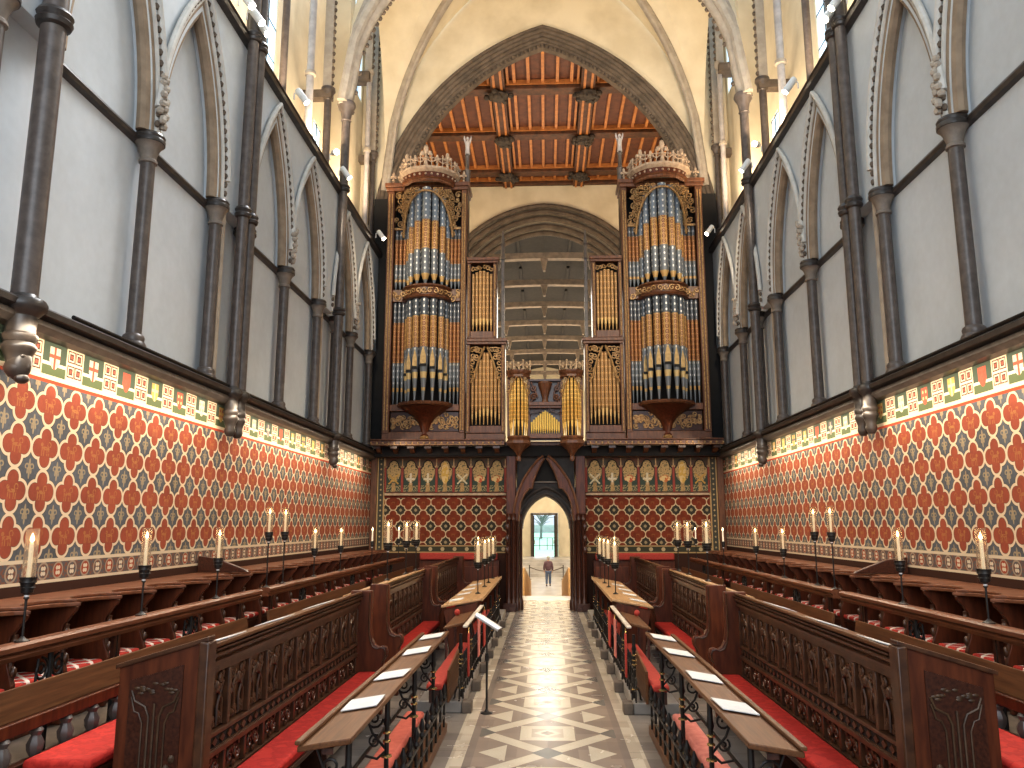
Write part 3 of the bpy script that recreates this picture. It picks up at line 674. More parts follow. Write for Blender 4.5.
def vault():
    """Quadripartite vault of the bay before the great arch."""
    ya, yb, X = 17.4, 22.2, 4.72
    yc = (ya + yb) / 2; hd = math.hypot(X, yc - ya)
    def prof(r, z0, d): return z0 + math.sqrt(max(0.0, r * r - (r - d) ** 2))
    n = 14
    def diag(t): return prof(8.2, 12.0, hd * t)
    mb = MB()
    for sx in (-1, 1):
        for (y0, sy) in ((yb, -1), (ya, 1)):
            D = [(sx * X * (1 - i / n), y0 + sy * (yc - ya) * i / n, diag(i / n)) for i in range(n + 1)]
            Wl = [(sx * X * (1 - i / n), y0, (diag(i / n) if y0 == yb else prof(5.2, 12.0, X * i / n))) for i in range(n + 1)]
            Sd = [(sx * X, y0 + sy * (yc - ya) * i / n, prof(7.5, 12.0, (yc - ya) * i / n)) for i in range(n + 1)]
            mb.strip(D, Wl)
            if False: mb.strip(D, Sd)
            m1 = [tuple((Vector(a) * 0.5 + Vector(b) * 0.5)) for a, b in zip(D, Sd)]
            mb.strip(D, m1); mb.strip(m1, Sd)
    struct('ceiling', mb, 'cream', 'cream plastered vault cells above the organ bay', 'vault')
    k = 0
    for sx in (-1, 1):
        for (y0, sy) in ((yb, -1), (ya, 1)):
            t = thing('vault_rib', 'pale stone diagonal vault rib rising from the %s %s corner' % (('far', 'near')[sy > 0], SIDE[sx]), 'rib', (sx * X, y0, 12.0), 'diagonal vault ribs', 'structure')
            path = [(sx * X * (1 - i / 20), y0 + sy * (yc - ya) * i / 20, diag(i / 20) - 0.06) for i in range(21)]
            obj('roll', MB().tube(path, 0.13, 10), 'stone', t)
            obj('side_roll', MB().tube([(x + sx * 0.02, y - sy * 0.15, z + 0.04) for x, y, z in path], 0.08, 8), 'stone', t)
            obj('side_roll', MB().tube([(x - sx * 0.10, y + sy * 0.1, z + 0.05) for x, y, z in path], 0.08, 8), 'stone', t)
    path = [(X * (-1 + i / 20), ya, prof(5.2, 12.0, X * i / 20) - 0.05) for i in range(21)]
    path += [(-x, y, z) for x, y, z in path[-2::-1]]
    t = thing('transverse_rib', 'broad moulded stone rib crossing the choir before the organ', 'rib', (0, ya, 12.0), None, 'structure')
    obj('roll', MB().tube(path, 0.17, 10), 'stone', t)
    obj('side_roll', MB().tube([(x, y - 0.22, z + 0.08) for x, y, z in path], 0.12, 8), 'stone', t)
    obj('side_roll', MB().tube([(x, y + 0.22, z + 0.08) for x, y, z in path], 0.12, 8), 'stone', t)
    mb = MB()
    for i in range(len(path) - 1):
        for q in (0.0, 0.33, 0.66):
            a, b = path[i], path[i + 1]
            p = [a[j] + (b[j] - a[j]) * q for j in range(3)]
            c = 0.17
            mb.ball((p[0] * (1 - 0.035), p[1] + 0.12, p[2] - 0.05), 0.06, 0.06, 0.06, 6, 4)
    obj('dogtooth', mb, 'arch_stone', t)

def tower():
    YW = 32.5
    for sx in (-1, 1):
        struct('wall_tower_' + SIDE[sx], MB().box(sx * 5.6, sx * 6.0, 23.0, YW, 3.0, 17.5), 'cream', 'cream %s wall under the tower' % SIDE[sx], 'wall')
    w, z0, rise = 4.8, 10.6, 5.05
    pts = arch(w, z0, rise, 20)
    A = [(u, YW, z) for u, z in pts]; Bt = [(u, YW, 18.0) for u, z in pts]; D = [(u, YW + 1.2, z) for u, z in pts]
    mb = MB().strip(A, Bt).strip(D, A)
    for sx in (-1, 1): mb.box(sx * 4.8, sx * 6.2, YW, YW + 1.2, -1.6, 18.0)
    struct('wall_tower_far', mb, 'cream', 'plain buff wall under the timber tower ceiling', 'wall')
    t = thing('nave_arch', 'layered brown stone arch opening to the nave behind the organ', 'arch', (0, YW, z0), None, 'structure')
    for nm, off, yy, r in (('hood_mould', 0.02, YW - 0.08, 0.10), ('outer_roll', -0.22, YW + 0.02, 0.12), ('middle_roll', -0.46, YW + 0.2, 0.12), ('inner_roll', -0.72, YW + 0.45, 0.13), ('soffit_roll', -0.92, YW + 0.7, 0.11)):
        obj(nm, MB().tube([(u, yy, z) for u, z in arch(w, z0, rise, 24, off)], r, 8), 'arch_stone', t)
    a, b = arch(w, z0, rise, 24, 0.0), arch(w, z0, rise, 24, -0.98)
    obj('archivolt', MB().strip([(u, YW + 0.05, z) for u, z in a], [(u, YW + 0.85, z) for u, z in b]), 'stone', t)
    # painted timber ceiling
    Z = 16.85
    c = thing('ceiling_tower', 'timber ceiling of orange rafters and dark beams under the tower', 'ceiling', (0, 27.5, Z), None, 'structure')
    obj('boarding', MB().box(-5.6, 5.6, 22.9, YW, Z, Z + 0.1), 'roof_board', c)
    ys = (24.85, 28.05, 31.25, 32.35)
    for y in ys:
        hw = 0.22 if y < 32 else 0.12
        obj('cross_beam', MB().box(-5.6, 5.6, y - hw, y + hw, Z - 0.28, Z - 0.002), 'roof_beam', c, smooth=False, bevel=0.02)
        for dy in (-hw - 0.06, hw + 0.06):
            obj('gilt_moulding', MB().box(-5.6, 5.6, y + dy - 0.03, y + dy + 0.03, Z - 0.16, Z - 0.003), 'roof_rib', c, smooth=False)
    for x in (-4.85, -1.5, 1.5, 4.85):
        obj('long_beam', MB().box(x - 0.24, x + 0.24, 22.9, YW - 0.01, Z - 0.32, Z - 0.004), 'roof_beam', c, smooth=False, bevel=0.02)
        for dx in (-0.12, 0.12, -0.33, 0.33):
            obj('gilt_strip', MB().box(x + dx - 0.04, x + dx + 0.04, 22.9, YW - 0.02, Z - (0.36 if abs(dx) < 0.2 else 0.15), Z - 0.006), 'roof_rib', c, smooth=False)
    for x in [-5.35, -4.3, -3.8, -3.3, -2.8, -2.3, -0.95, -0.48, 0.0, 0.48, 0.95, 2.3, 2.8, 3.3, 3.8, 4.3, 5.35]:
        obj('rafter', MB().box(x - 0.05, x + 0.05, 22.9, YW - 0.03, Z - 0.13, Z - 0.008), 'roof_rib', c, smooth=False)
    for x in (-4.85, -1.5, 1.5, 4.85):
        for y in ys[:3]:
            mb = MB(); rnd = random.Random(int(x * 10 + y))
            for i in range(26):
                a = rnd.random() * 2 * PI; rr = rnd.uniform(0.1, 0.42)
                mb.ball((x + rr * math.cos(a), y + rr * math.sin(a) * 0.9, Z - 0.38 - rnd.random() * 0.14), 0.11, 0.11, 0.09, 6, 4)
            mb.ball((x, y, Z - 0.42), 0.36, 0.34, 0.13, 10, 6)
            obj('carved_boss', mb, 'black' if False else 'roof_boss', c)

def nave():
    NZ = -1.45
    YE = 66.0
    struct('floor_nave', MB().add([(-5.5, 26.0, NZ), (5.5, 26.0, NZ), (5.5, YE, NZ), (-5.5, YE, NZ)], [(0, 1, 2, 3)]), 'nave_floor', 'pale grey slab floor of the nave beyond the doorway', 'floor')
    mb = MB().box(-1.2, 1.2, 24.5, 26.0, -0.12, 0.0)
    for i in range(8): mb.box(-1.2, 1.2, 26.0 + i * 0.32, 26.32 + i * 0.32, -1.45, -0.18 * (i + 1))
    struct('trim_steps', mb, 'nave_floor', 'stone steps descending to the nave', 'steps', smooth=False)
    for sx in (-1, 1):
        struct('wall_nave_' + SIDE[sx], MB().box(sx * 5.0, sx * 5.5, 33.8, YE, NZ, 14.5), 'cream', 'pale %s wall of the nave' % SIDE[sx], 'wall')
        solid('stair_barrier', MB().prism([(26.02, -0.1), (26.02, 0.85), (26.6, 0.85), (38.0, -0.35), (38.0, -1.44), (30, -1.44), (26.6, -0.3)], 'x', sx * 0.70, sx * 0.76), 'barrier', 'honey oak barrier on the %s of the steps beyond the doorway' % SIDE[sx], 'barrier', 'barriers beyond the doorway', smooth=False, origin=(sx * 0.73, 30, -1.44))
    # west wall with its doorway
    mb = MB(); mb.box(-5.5, -1.15, YE, YE + 0.8, NZ, 14.5); mb.box(1.15, 5.5, YE, YE + 0.8, NZ, 14.5)
    pts = arch(1.15, 3.2, 1.2, 10)
    mb.strip([(u, YE, z) for u, z in pts], [(u, YE, 14.5) for u, z in pts]); mb.box(-5.5, 5.5, YE, YE + 0.8, 14.5, 16.5)
    struct('wall_nave_far', mb, 'cream', 'far pale wall of the nave around the open west door', 'wall')
    d = thing('door_1', 'open west door of the nave with grey frame and bright daylight', 'door', (0, YE, -0.2), None, 'structure')
    mb = MB(); mb.box(-1.25, -1.05, YE - 0.1, YE + 0.1, -0.3, 3.1); mb.box(0.75, 0.95, YE - 0.1, YE + 0.1, -0.3, 3.1); mb.box(-1.25, 0.95, YE - 0.1, YE + 0.1, 3.0, 3.15)
    obj('door_frame', mb, 'step_stone', d)
    obj('lunette', MB().prism([(-1.15, 3.16)] + [(u, z) for u, z in pts] + [(1.15, 3.16)], 'y', YE + 0.02, YE + 0.1), 'cream', d)
    obj('side_panel', MB().box(0.97, 1.15, YE, YE + 0.1, -0.3, 3.15), 'cream', d)
    for sx, x in ((-1, -1.05), (1, 0.75)):
        lf = obj('door_leaf', MB().box(x, x - sx * 0.10, YE - 0.9, YE - 0.11, -0.3, 2.95), 'nave_board', d)
        obj('handle', MB().box(x - sx * 0.11, x - sx * 0.16, YE - 0.45, YE - 0.40, 0.7, 1.0), 'brass', lf)
    mb = MB()
    for i in range(5): mb.box(-2.4, 2.4, 58.5 + i * 0.5, YE, NZ + i * 0.23, NZ + (i + 1) * 0.23)
    struct('trim_west_steps', mb, 'nave_floor', 'pale steps below the west door', 'steps', smooth=False)
    # roof
    c = thing('ceiling_nave', 'dark nave roof with pale bracketed tie beams', 'ceiling', (0, 50, 14), None, 'structure')
    obj('roof_boards', MB().add([(-5.5, 33.7, 14.2), (0, 33.7, 15.3), (0, YE + 1, 15.3), (-5.5, YE + 1, 14.2), (5.5, 33.7, 14.2), (5.5, YE + 1, 14.2)], [(0, 1, 2, 3), (1, 4, 5, 2)]), 'nave_board', c, smooth=False)
    for i in range(8):
        y = 34.6 + 4.0 * i
        n = 16; top, bot = [], []
        for j in range(n + 1):
            x = -5.0 + 10.0 * j / n; top.append((x, 14.05 + 0.22 * (1 - (x / 5) ** 2))); bot.append((x, 13.70 + 0.30 * (1 - (x / 5) ** 2)))
        b = obj('tie_beam', MB().prism(bot + top[::-1], 'y', y - 0.18, y + 0.18), 'nave_timber', c, smooth=False)
        for x in (-2.3, 0.0, 2.3):
            z = 13.70 + 0.30 * (1 - (x / 5) ** 2)
            obj('bracket', MB().prism([(x - 0.16, z - 0.002), (x + 0.16, z - 0.002), (x + 0.10, z - 0.28), (x + 0.05, z - 0.55), (x - 0.05, z - 0.55), (x - 0.10, z - 0.28)], 'y', y - 0.14, y + 0.14), 'nave_timber', b, smooth=False)
        for x in (-3.4, -1.2, 1.2, 3.4):
            obj('purlin', MB().box(x - 0.07, x + 0.07, y + 0.19, y + 3.8, 14.35 + (5.5 - abs(x)) * 0.14, 14.45 + (5.5 - abs(x)) * 0.14), 'nave_board', b, smooth=False)
    # outdoors beyond the west door
    tag(obj('lawn', MB().add([(-30, 67, -0.4), (30, 67, -0.4), (30, 110, 1.2), (-30, 110, 1.2)], [(0, 1, 2, 3)]), 'lawn'), 'green lawn sloping up outside the west door', 'lawn', None, 'structure')
    tag(obj('wall_outside', MB().box(-30, 30, 110, 110.5, 1.0, 2.2), 'pale_wall'), 'pale boundary wall beyond the lawn outside the west door', 'wall', None, 'structure')
    t = thing('railing', 'thin dark railing on the lawn outside the west door', 'railing', (0, 76, 0))
    for x in (-3, -1.8, -0.6, 0.1, 0.6, 1.8, 3): obj('post', MB().box(x - 0.03, x + 0.03, 75.97, 76.03, -0.08, 1.05), 'step_stone', t)
    for z in (0.3, 1.0): obj('rail', MB().box(-3, 3, 75.98, 76.02, z, z + 0.05), 'step_stone', t)
    t = thing('garden_tree', 'bare pale tree outside the west door', 'tree', (-0.6, 95, 0.6))
    mb = MB(); rnd = random.Random(5)
    mb.tube([(-0.6, 95, 0.6), (-0.5, 95, 3.0)], [0.16, 0.09], 8)
    for i in range(26):
        a = rnd.random() * 2 * PI; z = rnd.uniform(2.0, 3.0); L = rnd.uniform(0.8, 2.2)
        p0 = (-0.55, 95, z); p1 = (-0.55 + math.cos(a) * L * 0.5, 95 + math.sin(a) * L * 0.5, z + L * 0.45); p2 = (-0.55 + math.cos(a) * L, 95 + math.sin(a) * L, z + L * 0.5)
        mb.tube([p0, p1, p2], [0.06, 0.035, 0.015], 5)
    obj('branches', mb, 'bark', t)

# ================================================================== ORGAN AND SCREEN
def pipe(parent, x, y, z0, z1, r, m, foot=0.8, n=12, mouth=False):
    prof = [(r * 0.22, z0), (r * 0.9, z0 + foot), (r, z0 + foot + 0.03), (r, z1)]
    o = obj('pipe', MB().lathe(prof, (x, y, 0), n), m, parent, origin=(x, y, z0))
    if mouth:
        zz = z0 + foot
        pts = [(-r * 0.62, zz + 0.02), (r * 0.62, zz + 0.02), (r * 0.62, zz + 0.22), (r * 0.35, zz + 0.36), (0, zz + 0.5), (-r * 0.35, zz + 0.36), (-r * 0.62, zz + 0.22)]
        obj('mouth', MB().prism([(x + a, b) for a, b in pts], 'y', y - r * 1.05, y - r * 0.8), 'dull_gold', o, smooth=False)
        obj('mouth_slit', MB().box(x - r * 0.7, x + r * 0.7, y - r * 1.03, y - r * 0.8, zz - 0.05, zz + 0.015), 'black', o, smooth=False)
    return o

def scrolls(mb, x0, x1, z0, z1, y, n, r=0.018, seed=1):
    rnd = random.Random(seed)
    w, h = x1 - x0, z1 - z0
    for i in range(n):
        cx = x0 + w * rnd.uniform(0.15, 0.85); cz = z0 + h * (i + 0.5) / n if h > w else z0 + h * rnd.uniform(0.25, 0.75)
        if h <= w: cx = x0 + w * (i + 0.5) / n
        mb.spiral((cx, y, cz), min(w, h) * rnd.uniform(0.25, 0.4), rnd.uniform(1.0, 1.5), r, 'y', rnd.choice((-1, 1)), rnd.random() * 6, 14)
        mb.ball((cx + rnd.uniform(-.05, .05), y, cz + rnd.uniform(-.05, .05)), r * 2, r * 1.5, r * 2.4, 6, 4)
    return mb

def finial(c, h, r):
    mb = MB()
    mb.lathe([(r * 0.5, 0), (r * 0.35, h * 0.25), (r * 0.8, h * 0.32), (r * 0.3, h * 0.4), (r * 0.25, h * 0.55)], c, 8)
    mb.ball((c[0], c[1], c[2] + h * 0.78), r * 0.55, r * 0.4, h * 0.24, 8, 6)
    for q in (-1, 1): mb.ball((c[0] + q * r * 0.75, c[1], c[2] + h * 0.6), r * 0.5, r * 0.35, h * 0.12, 6, 5)
    return mb

def half(mb, prof, xc, yc, sy=1.0, n=18): return mb.lathe(prof, (xc, yc, 0), n, PI, 2 * PI, 1, sy)

def organ_side(s):
    sd = SIDE[s]
    X = lambda v: s * v
    yf = 21.3; xc = X(3.235)
    t = thing('pipe_organ_case', 'tall oak organ case on the %s with a round tower of painted pipes' % sd, 'organ', (xc, 21.6, 4.4))
    P = lambda nm, mb, m, **k: obj(nm, mb, m, t, **k)
    for a, b in ((4.39, 4.20), (2.31, 2.16)):
        P('stile', MB().box(X(a), X(b), yf - 0.12, yf + 0.2, 4.62, 11.5), 'wood_case', bevel=0.015)
        mb = MB()
        for q in (0.3, 0.7): mb.tube([(X(a + (b - a) * q), yf - 0.13, 4.7), (X(a + (b - a) * q), yf - 0.13, 11.4)], 0.022, 6)
        P('stile_moulding', mb, 'gilt_carving')
    P('case_back', MB().box(X(4.38), X(2.17), 22.02, 22.1, 4.45, 11.9), 'black', smooth=False)
    for a in (4.37, 2.17): P('case_side', MB().box(X(a), X(a + (-0.05 if a > 3 else 0.05)), yf + 0.21, 22.0, 4.45, 11.7), 'wood_dark', smooth=False)
    P('cornice', MB().box(X(4.43), X(2.12), yf - 0.16, 22.0, 11.5, 11.60).box(X(4.47), X(2.08), yf - 0.20, 22.0, 11.605, 11.72), 'wood_case', bevel=0.012)
    mb = MB(); half(mb, [(0.74, 11.52), (0.77, 11.56), (0.77, 11.60), (0.82, 11.64)], xc, yf + 0.02, 1.0, 6)
    P('tower_frieze', mb, 'wood_case', smooth=False)
    mb = MB(); half(mb, [(0.80, 11.64), (0.80, 11.80)], xc, yf + 0.02, 1.0, 6)
    P('frieze_band', mb, 'wood_red', smooth=False)
    mb = MB(); half(mb, [(0.82, 11.80), (0.90, 11.86), (0.90, 11.92), (0.84, 11.95), (0.0, 11.96)], xc, yf + 0.02, 1.0, 6)
    P('tower_cornice', mb, 'crest_oak', smooth=False)
    mb = MB()
    for i in range(15):
        a = PI + PI * (i + 0.5) / 15; mb.ball((xc + 0.79 * math.cos(a), yf + 0.02 + 0.79 * math.sin(a), 11.72), 0.035, 0.035, 0.035, 6, 4)
    half(mb, [(0.795, 11.785), (0.815, 11.80)], xc, yf + 0.02, 1.0, 15)
    P('cornice_trim', mb, 'crest_oak')
    for i in range(9):
        a = PI + PI * i / 8; big = 1.45 if i == 4 else 1.1 if i in (2, 6) else 0.8
        P('finial', finial((xc + 0.80 * math.cos(a), yf + 0.04 + 0.80 * math.sin(a), 11.955), 0.42 * big, 0.095 * big), 'crest_oak')
    mb = MB()
    for i in range(8):
        a, b = PI + PI * i / 8, PI + PI * (i + 1) / 8; pp = [(xc + 0.80 * math.cos(q), yf + 0.04 + 0.80 * math.sin(q)) for q in (a, (a + b) / 2, b)]
        mb.tube([(pp[0][0], pp[0][1], 12.16), (pp[1][0], pp[1][1], 12.06), (pp[2][0], pp[2][1], 12.16)], 0.02, 5); mb.tube([(pp[0][0], pp[0][1], 12.2), (pp[2][0], pp[2][1], 12.2)], 0.018, 5); mb.tube([(pp[1][0], pp[1][1], 11.95), (pp[1][0], pp[1][1], 12.27)], 0.018, 5); mb.ball((pp[1][0], pp[1][1], 12.28), 0.03, 0.03, 0.04, 6, 4)
    P('crest_trim', mb, 'crest_oak')
    for q in (4.25, 4.05, 2.42, 2.25): P('finial', finial((X(q), yf - 0.1, 11.71), 0.36, 0.075), 'crest_oak')
    # waist band and lower ledge
    mb = MB(); half(mb, [(0.62, 8.24), (0.70, 8.26), (0.72, 8.30), (0.66, 8.34), (0.66, 8.54), (0.72, 8.58), (0.70, 8.63), (0.62, 8.65)], xc, yf + 0.05, 1.0, 8)
    P('waist_band', mb, 'wood_case')
    mb = MB()
    for i in range(13):
        a = PI + PI * (i + 0.5) / 13; p = (xc + 0.665 * math.cos(a), yf + 0.05 + 0.665 * math.sin(a), 8.44)
        mb.spiral((p[0], p[1] - 0.02, p[2]), 0.085, 1.2, 0.018, 'y', 1 if i % 2 else -1, i, 10)
    P('waist_ornament', mb, 'gilt_carving')
    for a, b in ((4.195, 3.86), (2.61, 2.315)):
        P('flat_band', MB().box(X(a), X(b), yf - 0.08, yf + 0.1, 8.27, 8.62), 'wood_case', bevel=0.01)
        P('flat_ornament', scrolls(MB(), min(X(a), X(b)), max(X(a), X(b)), 8.3, 8.6, yf - 0.09, 3, 0.02, 3), 'gilt_carving')
    mb = MB(); half(mb, [(0.0, 5.30), (0.70, 5.30), (0.78, 5.33), (0.80, 5.37), (0.76, 5.39), (0.77, 5.42), (0.0, 5.42)], xc, yf + 0.05, 1.0, 6)
    P('tower_ledge', mb, 'wood_case', smooth=False)
    P('ledge', MB().box(X(4.195), X(2.315), yf - 0.10, 22.0, 5.22, 5.40), 'wood_case', bevel=0.01)
    mb = MB(); half(mb, [(0.10, 4.50), (0.14, 4.55), (0.10, 4.60), (0.12, 4.74), (0.18, 4.90), (0.30, 5.05), (0.48, 5.18), (0.68, 5.30)], xc, yf - 0.02)
    P('tower_corbel', mb, 'wood_red')
    P('corbel_tip', MB().lathe([(0.03, 4.445), (0.12, 4.46), (0.14, 4.50), (0.10, 4.55)], (xc, yf - 0.06, 0), 12), 'gilt_carving')
    P('base_rail', MB().box(X(4.39), X(2.16), yf - 0.10, 22.0, 4.42, 4.66), 'wood_case', bevel=0.012)
    for a, b in ((4.17, 3.33), (3.14, 2.34)):
        x0, x1 = min(X(a), X(b)), max(X(a), X(b))
        P('carved_panel', MB().box(x0, x1, yf + 0.0, yf + 0.06, 4.68, 5.2), 'wood_dark', smooth=False)
        P('carved_scroll', scrolls(scrolls(scrolls(MB(), x0, x1, 4.72, 4.98, yf - 0.02, 6, 0.018, int(a * 10)), x0, x1, 4.92, 5.18, yf - 0.02, 6, 0.018, int(a * 10) + 1), x0, x1, 4.8, 5.1, yf - 0.02, 5, 0.02, 9), 'gilt_carving')
    # tower pipes, two tiers
    rs = [0.080, 0.088, 0.098, 0.122, 0.098, 0.088, 0.080]
    for i in range(7):
        a = math.radians((i - 3) * 25.5)
        x, y = xc + 0.55 * math.sin(a), yf + 0.08 - 0.55 * math.cos(a)
        pipe(t, x, y, 5.43, 8.25, rs[i], 'pipe_low', 0.98 - 0.06 * abs(i - 3), 14, True)
        pipe(t, x, y, 8.66, 11.42 - 0.035 * abs(i - 3) ** 2.6, rs[i], 'pipe_up', 0.25, 14)
    for a, b in ((4.13, 3.90), (2.58, 2.37)):
        for q in range(3):
            x = X(a + (b - a) * q / 2)
            pipe(t, x, yf + 0.03, 5.42, 8.26, 0.05, 'pipe_thin', 0.7, 10)
            pipe(t, x, yf + 0.03, 8.64, 10.45, 0.05, 'pipe_thin', 0.2, 10)
    # carved tracery at the head of the tower and flats
    for q in (-1, 1):
        mb = MB(); rnd = random.Random(4 + q)
        rib = []
        for i in range(13):
            f = i / 12; a = q * f * math.radians(80)
            rib.append((xc + 0.70 * math.sin(a), yf + 0.05 - 0.70 * math.cos(a), 11.36 - 1.15 * f ** 2.2 - 0.08))
            if i >= 3:
                k = int((11.42 - rib[-1][2]) / 0.15)
                for j in range(k):
                    mb.spiral((rib[-1][0], rib[-1][1] - 0.02, rib[-1][2] + 0.1 + j * 0.15), 0.07, 1.1, 0.017, 'y', rnd.choice((-1, 1)), rnd.random() * 6, 10)
        mb.tube(rib, 0.032, 8)
        P('tower_tracery', mb, 'gilt_carving')
    for a, b in ((4.19, 3.88), (2.60, 2.32)):
        x0, x1 = min(X(a), X(b)), max(X(a), X(b))
        mb = scrolls(MB(), x0, x1, 10.45, 11.45, yf - 0.06, 7, 0.02, int(a * 7)); mb.box(x0, x1, yf - 0.08, yf - 0.03, 10.36, 10.42)
        P('flat_tracery', mb, 'gilt_carving')
    # tall pinnacle with a pale figure at the inner corner
    px = X(2.17)
    t2 = thing('pinnacle', 'tall dark pinnacle topped by a pale angel beside the %s organ tower' % sd, 'pinnacle', (px, yf + 0.05, 11.73), 'organ pinnacles')
    obj('spire', MB().lathe([(0.09, 11.73), (0.09, 12.1), (0.11, 12.14), (0.06, 12.2), (0.055, 12.55), (0.08, 12.6), (0.05, 12.64)], (px, yf + 0.05, 0), 10), 'marble', t2)
    mb = MB().lathe([(0.075, 12.65), (0.06, 12.85), (0.07, 13.0), (0.03, 13.08)], (px, yf + 0.05, 0), 10); mb.ball((px, yf + 0.05, 13.14), 0.045, 0.045, 0.055)
    obj('angel', mb, 'pale_shaft', t2)
    mb = MB()
    for q in (-1, 1): mb.prism([(px + q * 0.04, 12.85), (px + q * 0.12, 13.15), (px + q * 0.10, 13.25), (px + q * 0.05, 13.1)], 'y', yf + 0.07, yf + 0.09)
    obj('wing', mb, 'pale_shaft', t2)
    # narrow cases towards the middle
    t3 = thing('narrow_organ_case', 'narrow two-storey organ case of tan pipes inside the %s tower' % sd, 'organ', (X(1.7), 21.6, 4.4))
    Q = lambda nm, mb, m, **k: obj(nm, mb, m, t3, **k)
    yn = yf + 0.02
    for x0, x1, z0, z1, zp0, zp1, n, r in ((2.13, 1.31, 7.22, 9.35, 7.42, 9.18, 6, 0.052), (2.13, 1.08, 4.62, 7.04, 4.86, 6.9, 8, 0.054)):
        for a, b in ((x0, x0 - 0.10), (x1 + 0.10, x1)):
            Q('stile', MB().box(X(a), X(b), yn - 0.1, yn + 0.15, z0, z1), 'wood_case', bevel=0.012)
            Q('stile_moulding', MB().tube([(X((a + b) / 2), yn - 0.11, z0 + 0.05), (X((a + b) / 2), yn - 0.11, z1 - 0.05)], 0.02, 6), 'gilt_carving')
        Q('sill', MB().box(X(x0 - 0.1), X(x1 + 0.1), yn - 0.09, yn + 0.6, z0, z0 + 0.2), 'wood_case', bevel=0.01)
        Q('cornice', MB().box(X(x0), X(x1 - 0.04), yn - 0.14, yn + 0.6, z1, z1 + 0.07).box(X(x0), X(x1 - 0.07), yn - 0.17, yn + 0.6, z1 + 0.072, z1 + 0.16), 'wood_case', bevel=0.01)
        Q('case_back', MB().box(X(x0 - 0.01), X(x1 + 0.01), yn + 0.55, yn + 0.6, z0, z1), 'black', smooth=False)
        Q('case_side', MB().box(X(x1 + 0.005), X(x1 + 0.035), yn + 0.16, yn + 0.54, z0, z1), 'wood_dark', smooth=False)
        xi0, xi1 = x0 - 0.16, x1 + 0.16
        for i in range(n):
            f = abs(i - (n - 1) / 2) / ((n - 1) / 2)
            pipe(t3, X(xi0 + (xi1 - xi0) * i / (n - 1)), yn + 0.05, zp0, zp1 - (0.75 if n == 8 else 0.1) * f ** 1.3, r * (0.98 - 0.2 * f), 'pipe_tan', 0.5 if n == 8 else 0.32, 10)
        for q in (-1, 1):
            xm = X((x0 + x1) / 2); hw = (x0 - x1) / 2 - 0.1; mb = MB(); rnd = random.Random(n + q)
            if n == 8:
                for i, (fx, fz) in enumerate(((0.85, 0.1), (0.85, 0.32), (0.85, 0.55), (0.6, 0.1), (0.6, 0.35), (0.88, 0.78), (0.38, 0.1), (0.9, 1.0))):
                    mb.spiral((xm + q * hw * fx, yn - 0.05, z1 - 0.06 - fz * 0.8), 0.095, 1.3, 0.02, 'y', rnd.choice((-1, 1)), rnd.random() * 6, 12)
                mb.tube([(xm + q * hw * 0.08, yn - 0.05, z1 - 0.05), (xm + q * hw * 0.45, yn - 0.05, z1 - 0.42), (xm + q * hw * 0.75, yn - 0.05, z1 - 0.9), (xm + q * hw * 0.98, yn - 0.05, z1 - 1.05)], 0.03, 6)
            else:
                for i in range(3): mb.spiral((xm + q * hw * (0.25 + 0.3 * i), yn - 0.05, z1 - 0.1 - 0.03 * i), 0.07, 1.2, 0.017, 'y', q, i, 12)
            Q('tracery', mb, 'gilt_carving')
    Q('dado_panel', MB().box(X(2.13), X(1.08), yn - 0.08, yn + 0.6, 4.42, 4.61), 'wood_case', bevel=0.01)
    px = X(1.15)
    t4 = thing('spirelet', 'slim grey spirelet on the narrow organ case, %s of the opening' % sd, 'pinnacle', (px, yn + 0.1, 7.21), 'organ spirelets')
    obj('stem', MB().box(px - 0.045, px + 0.045, yn + 0.03, yn + 0.12, 7.21, 9.5), 'marble', t4, bevel=0.008)
    obj('cone', MB().lathe([(0.085, 9.5), (0.09, 9.55), (0.06, 9.6), (0.055, 9.9), (0.075, 9.93), (0.03, 10.2), (0.02, 10.35)], (px, yn + 0.075, 0), 8), 'marble', t4)

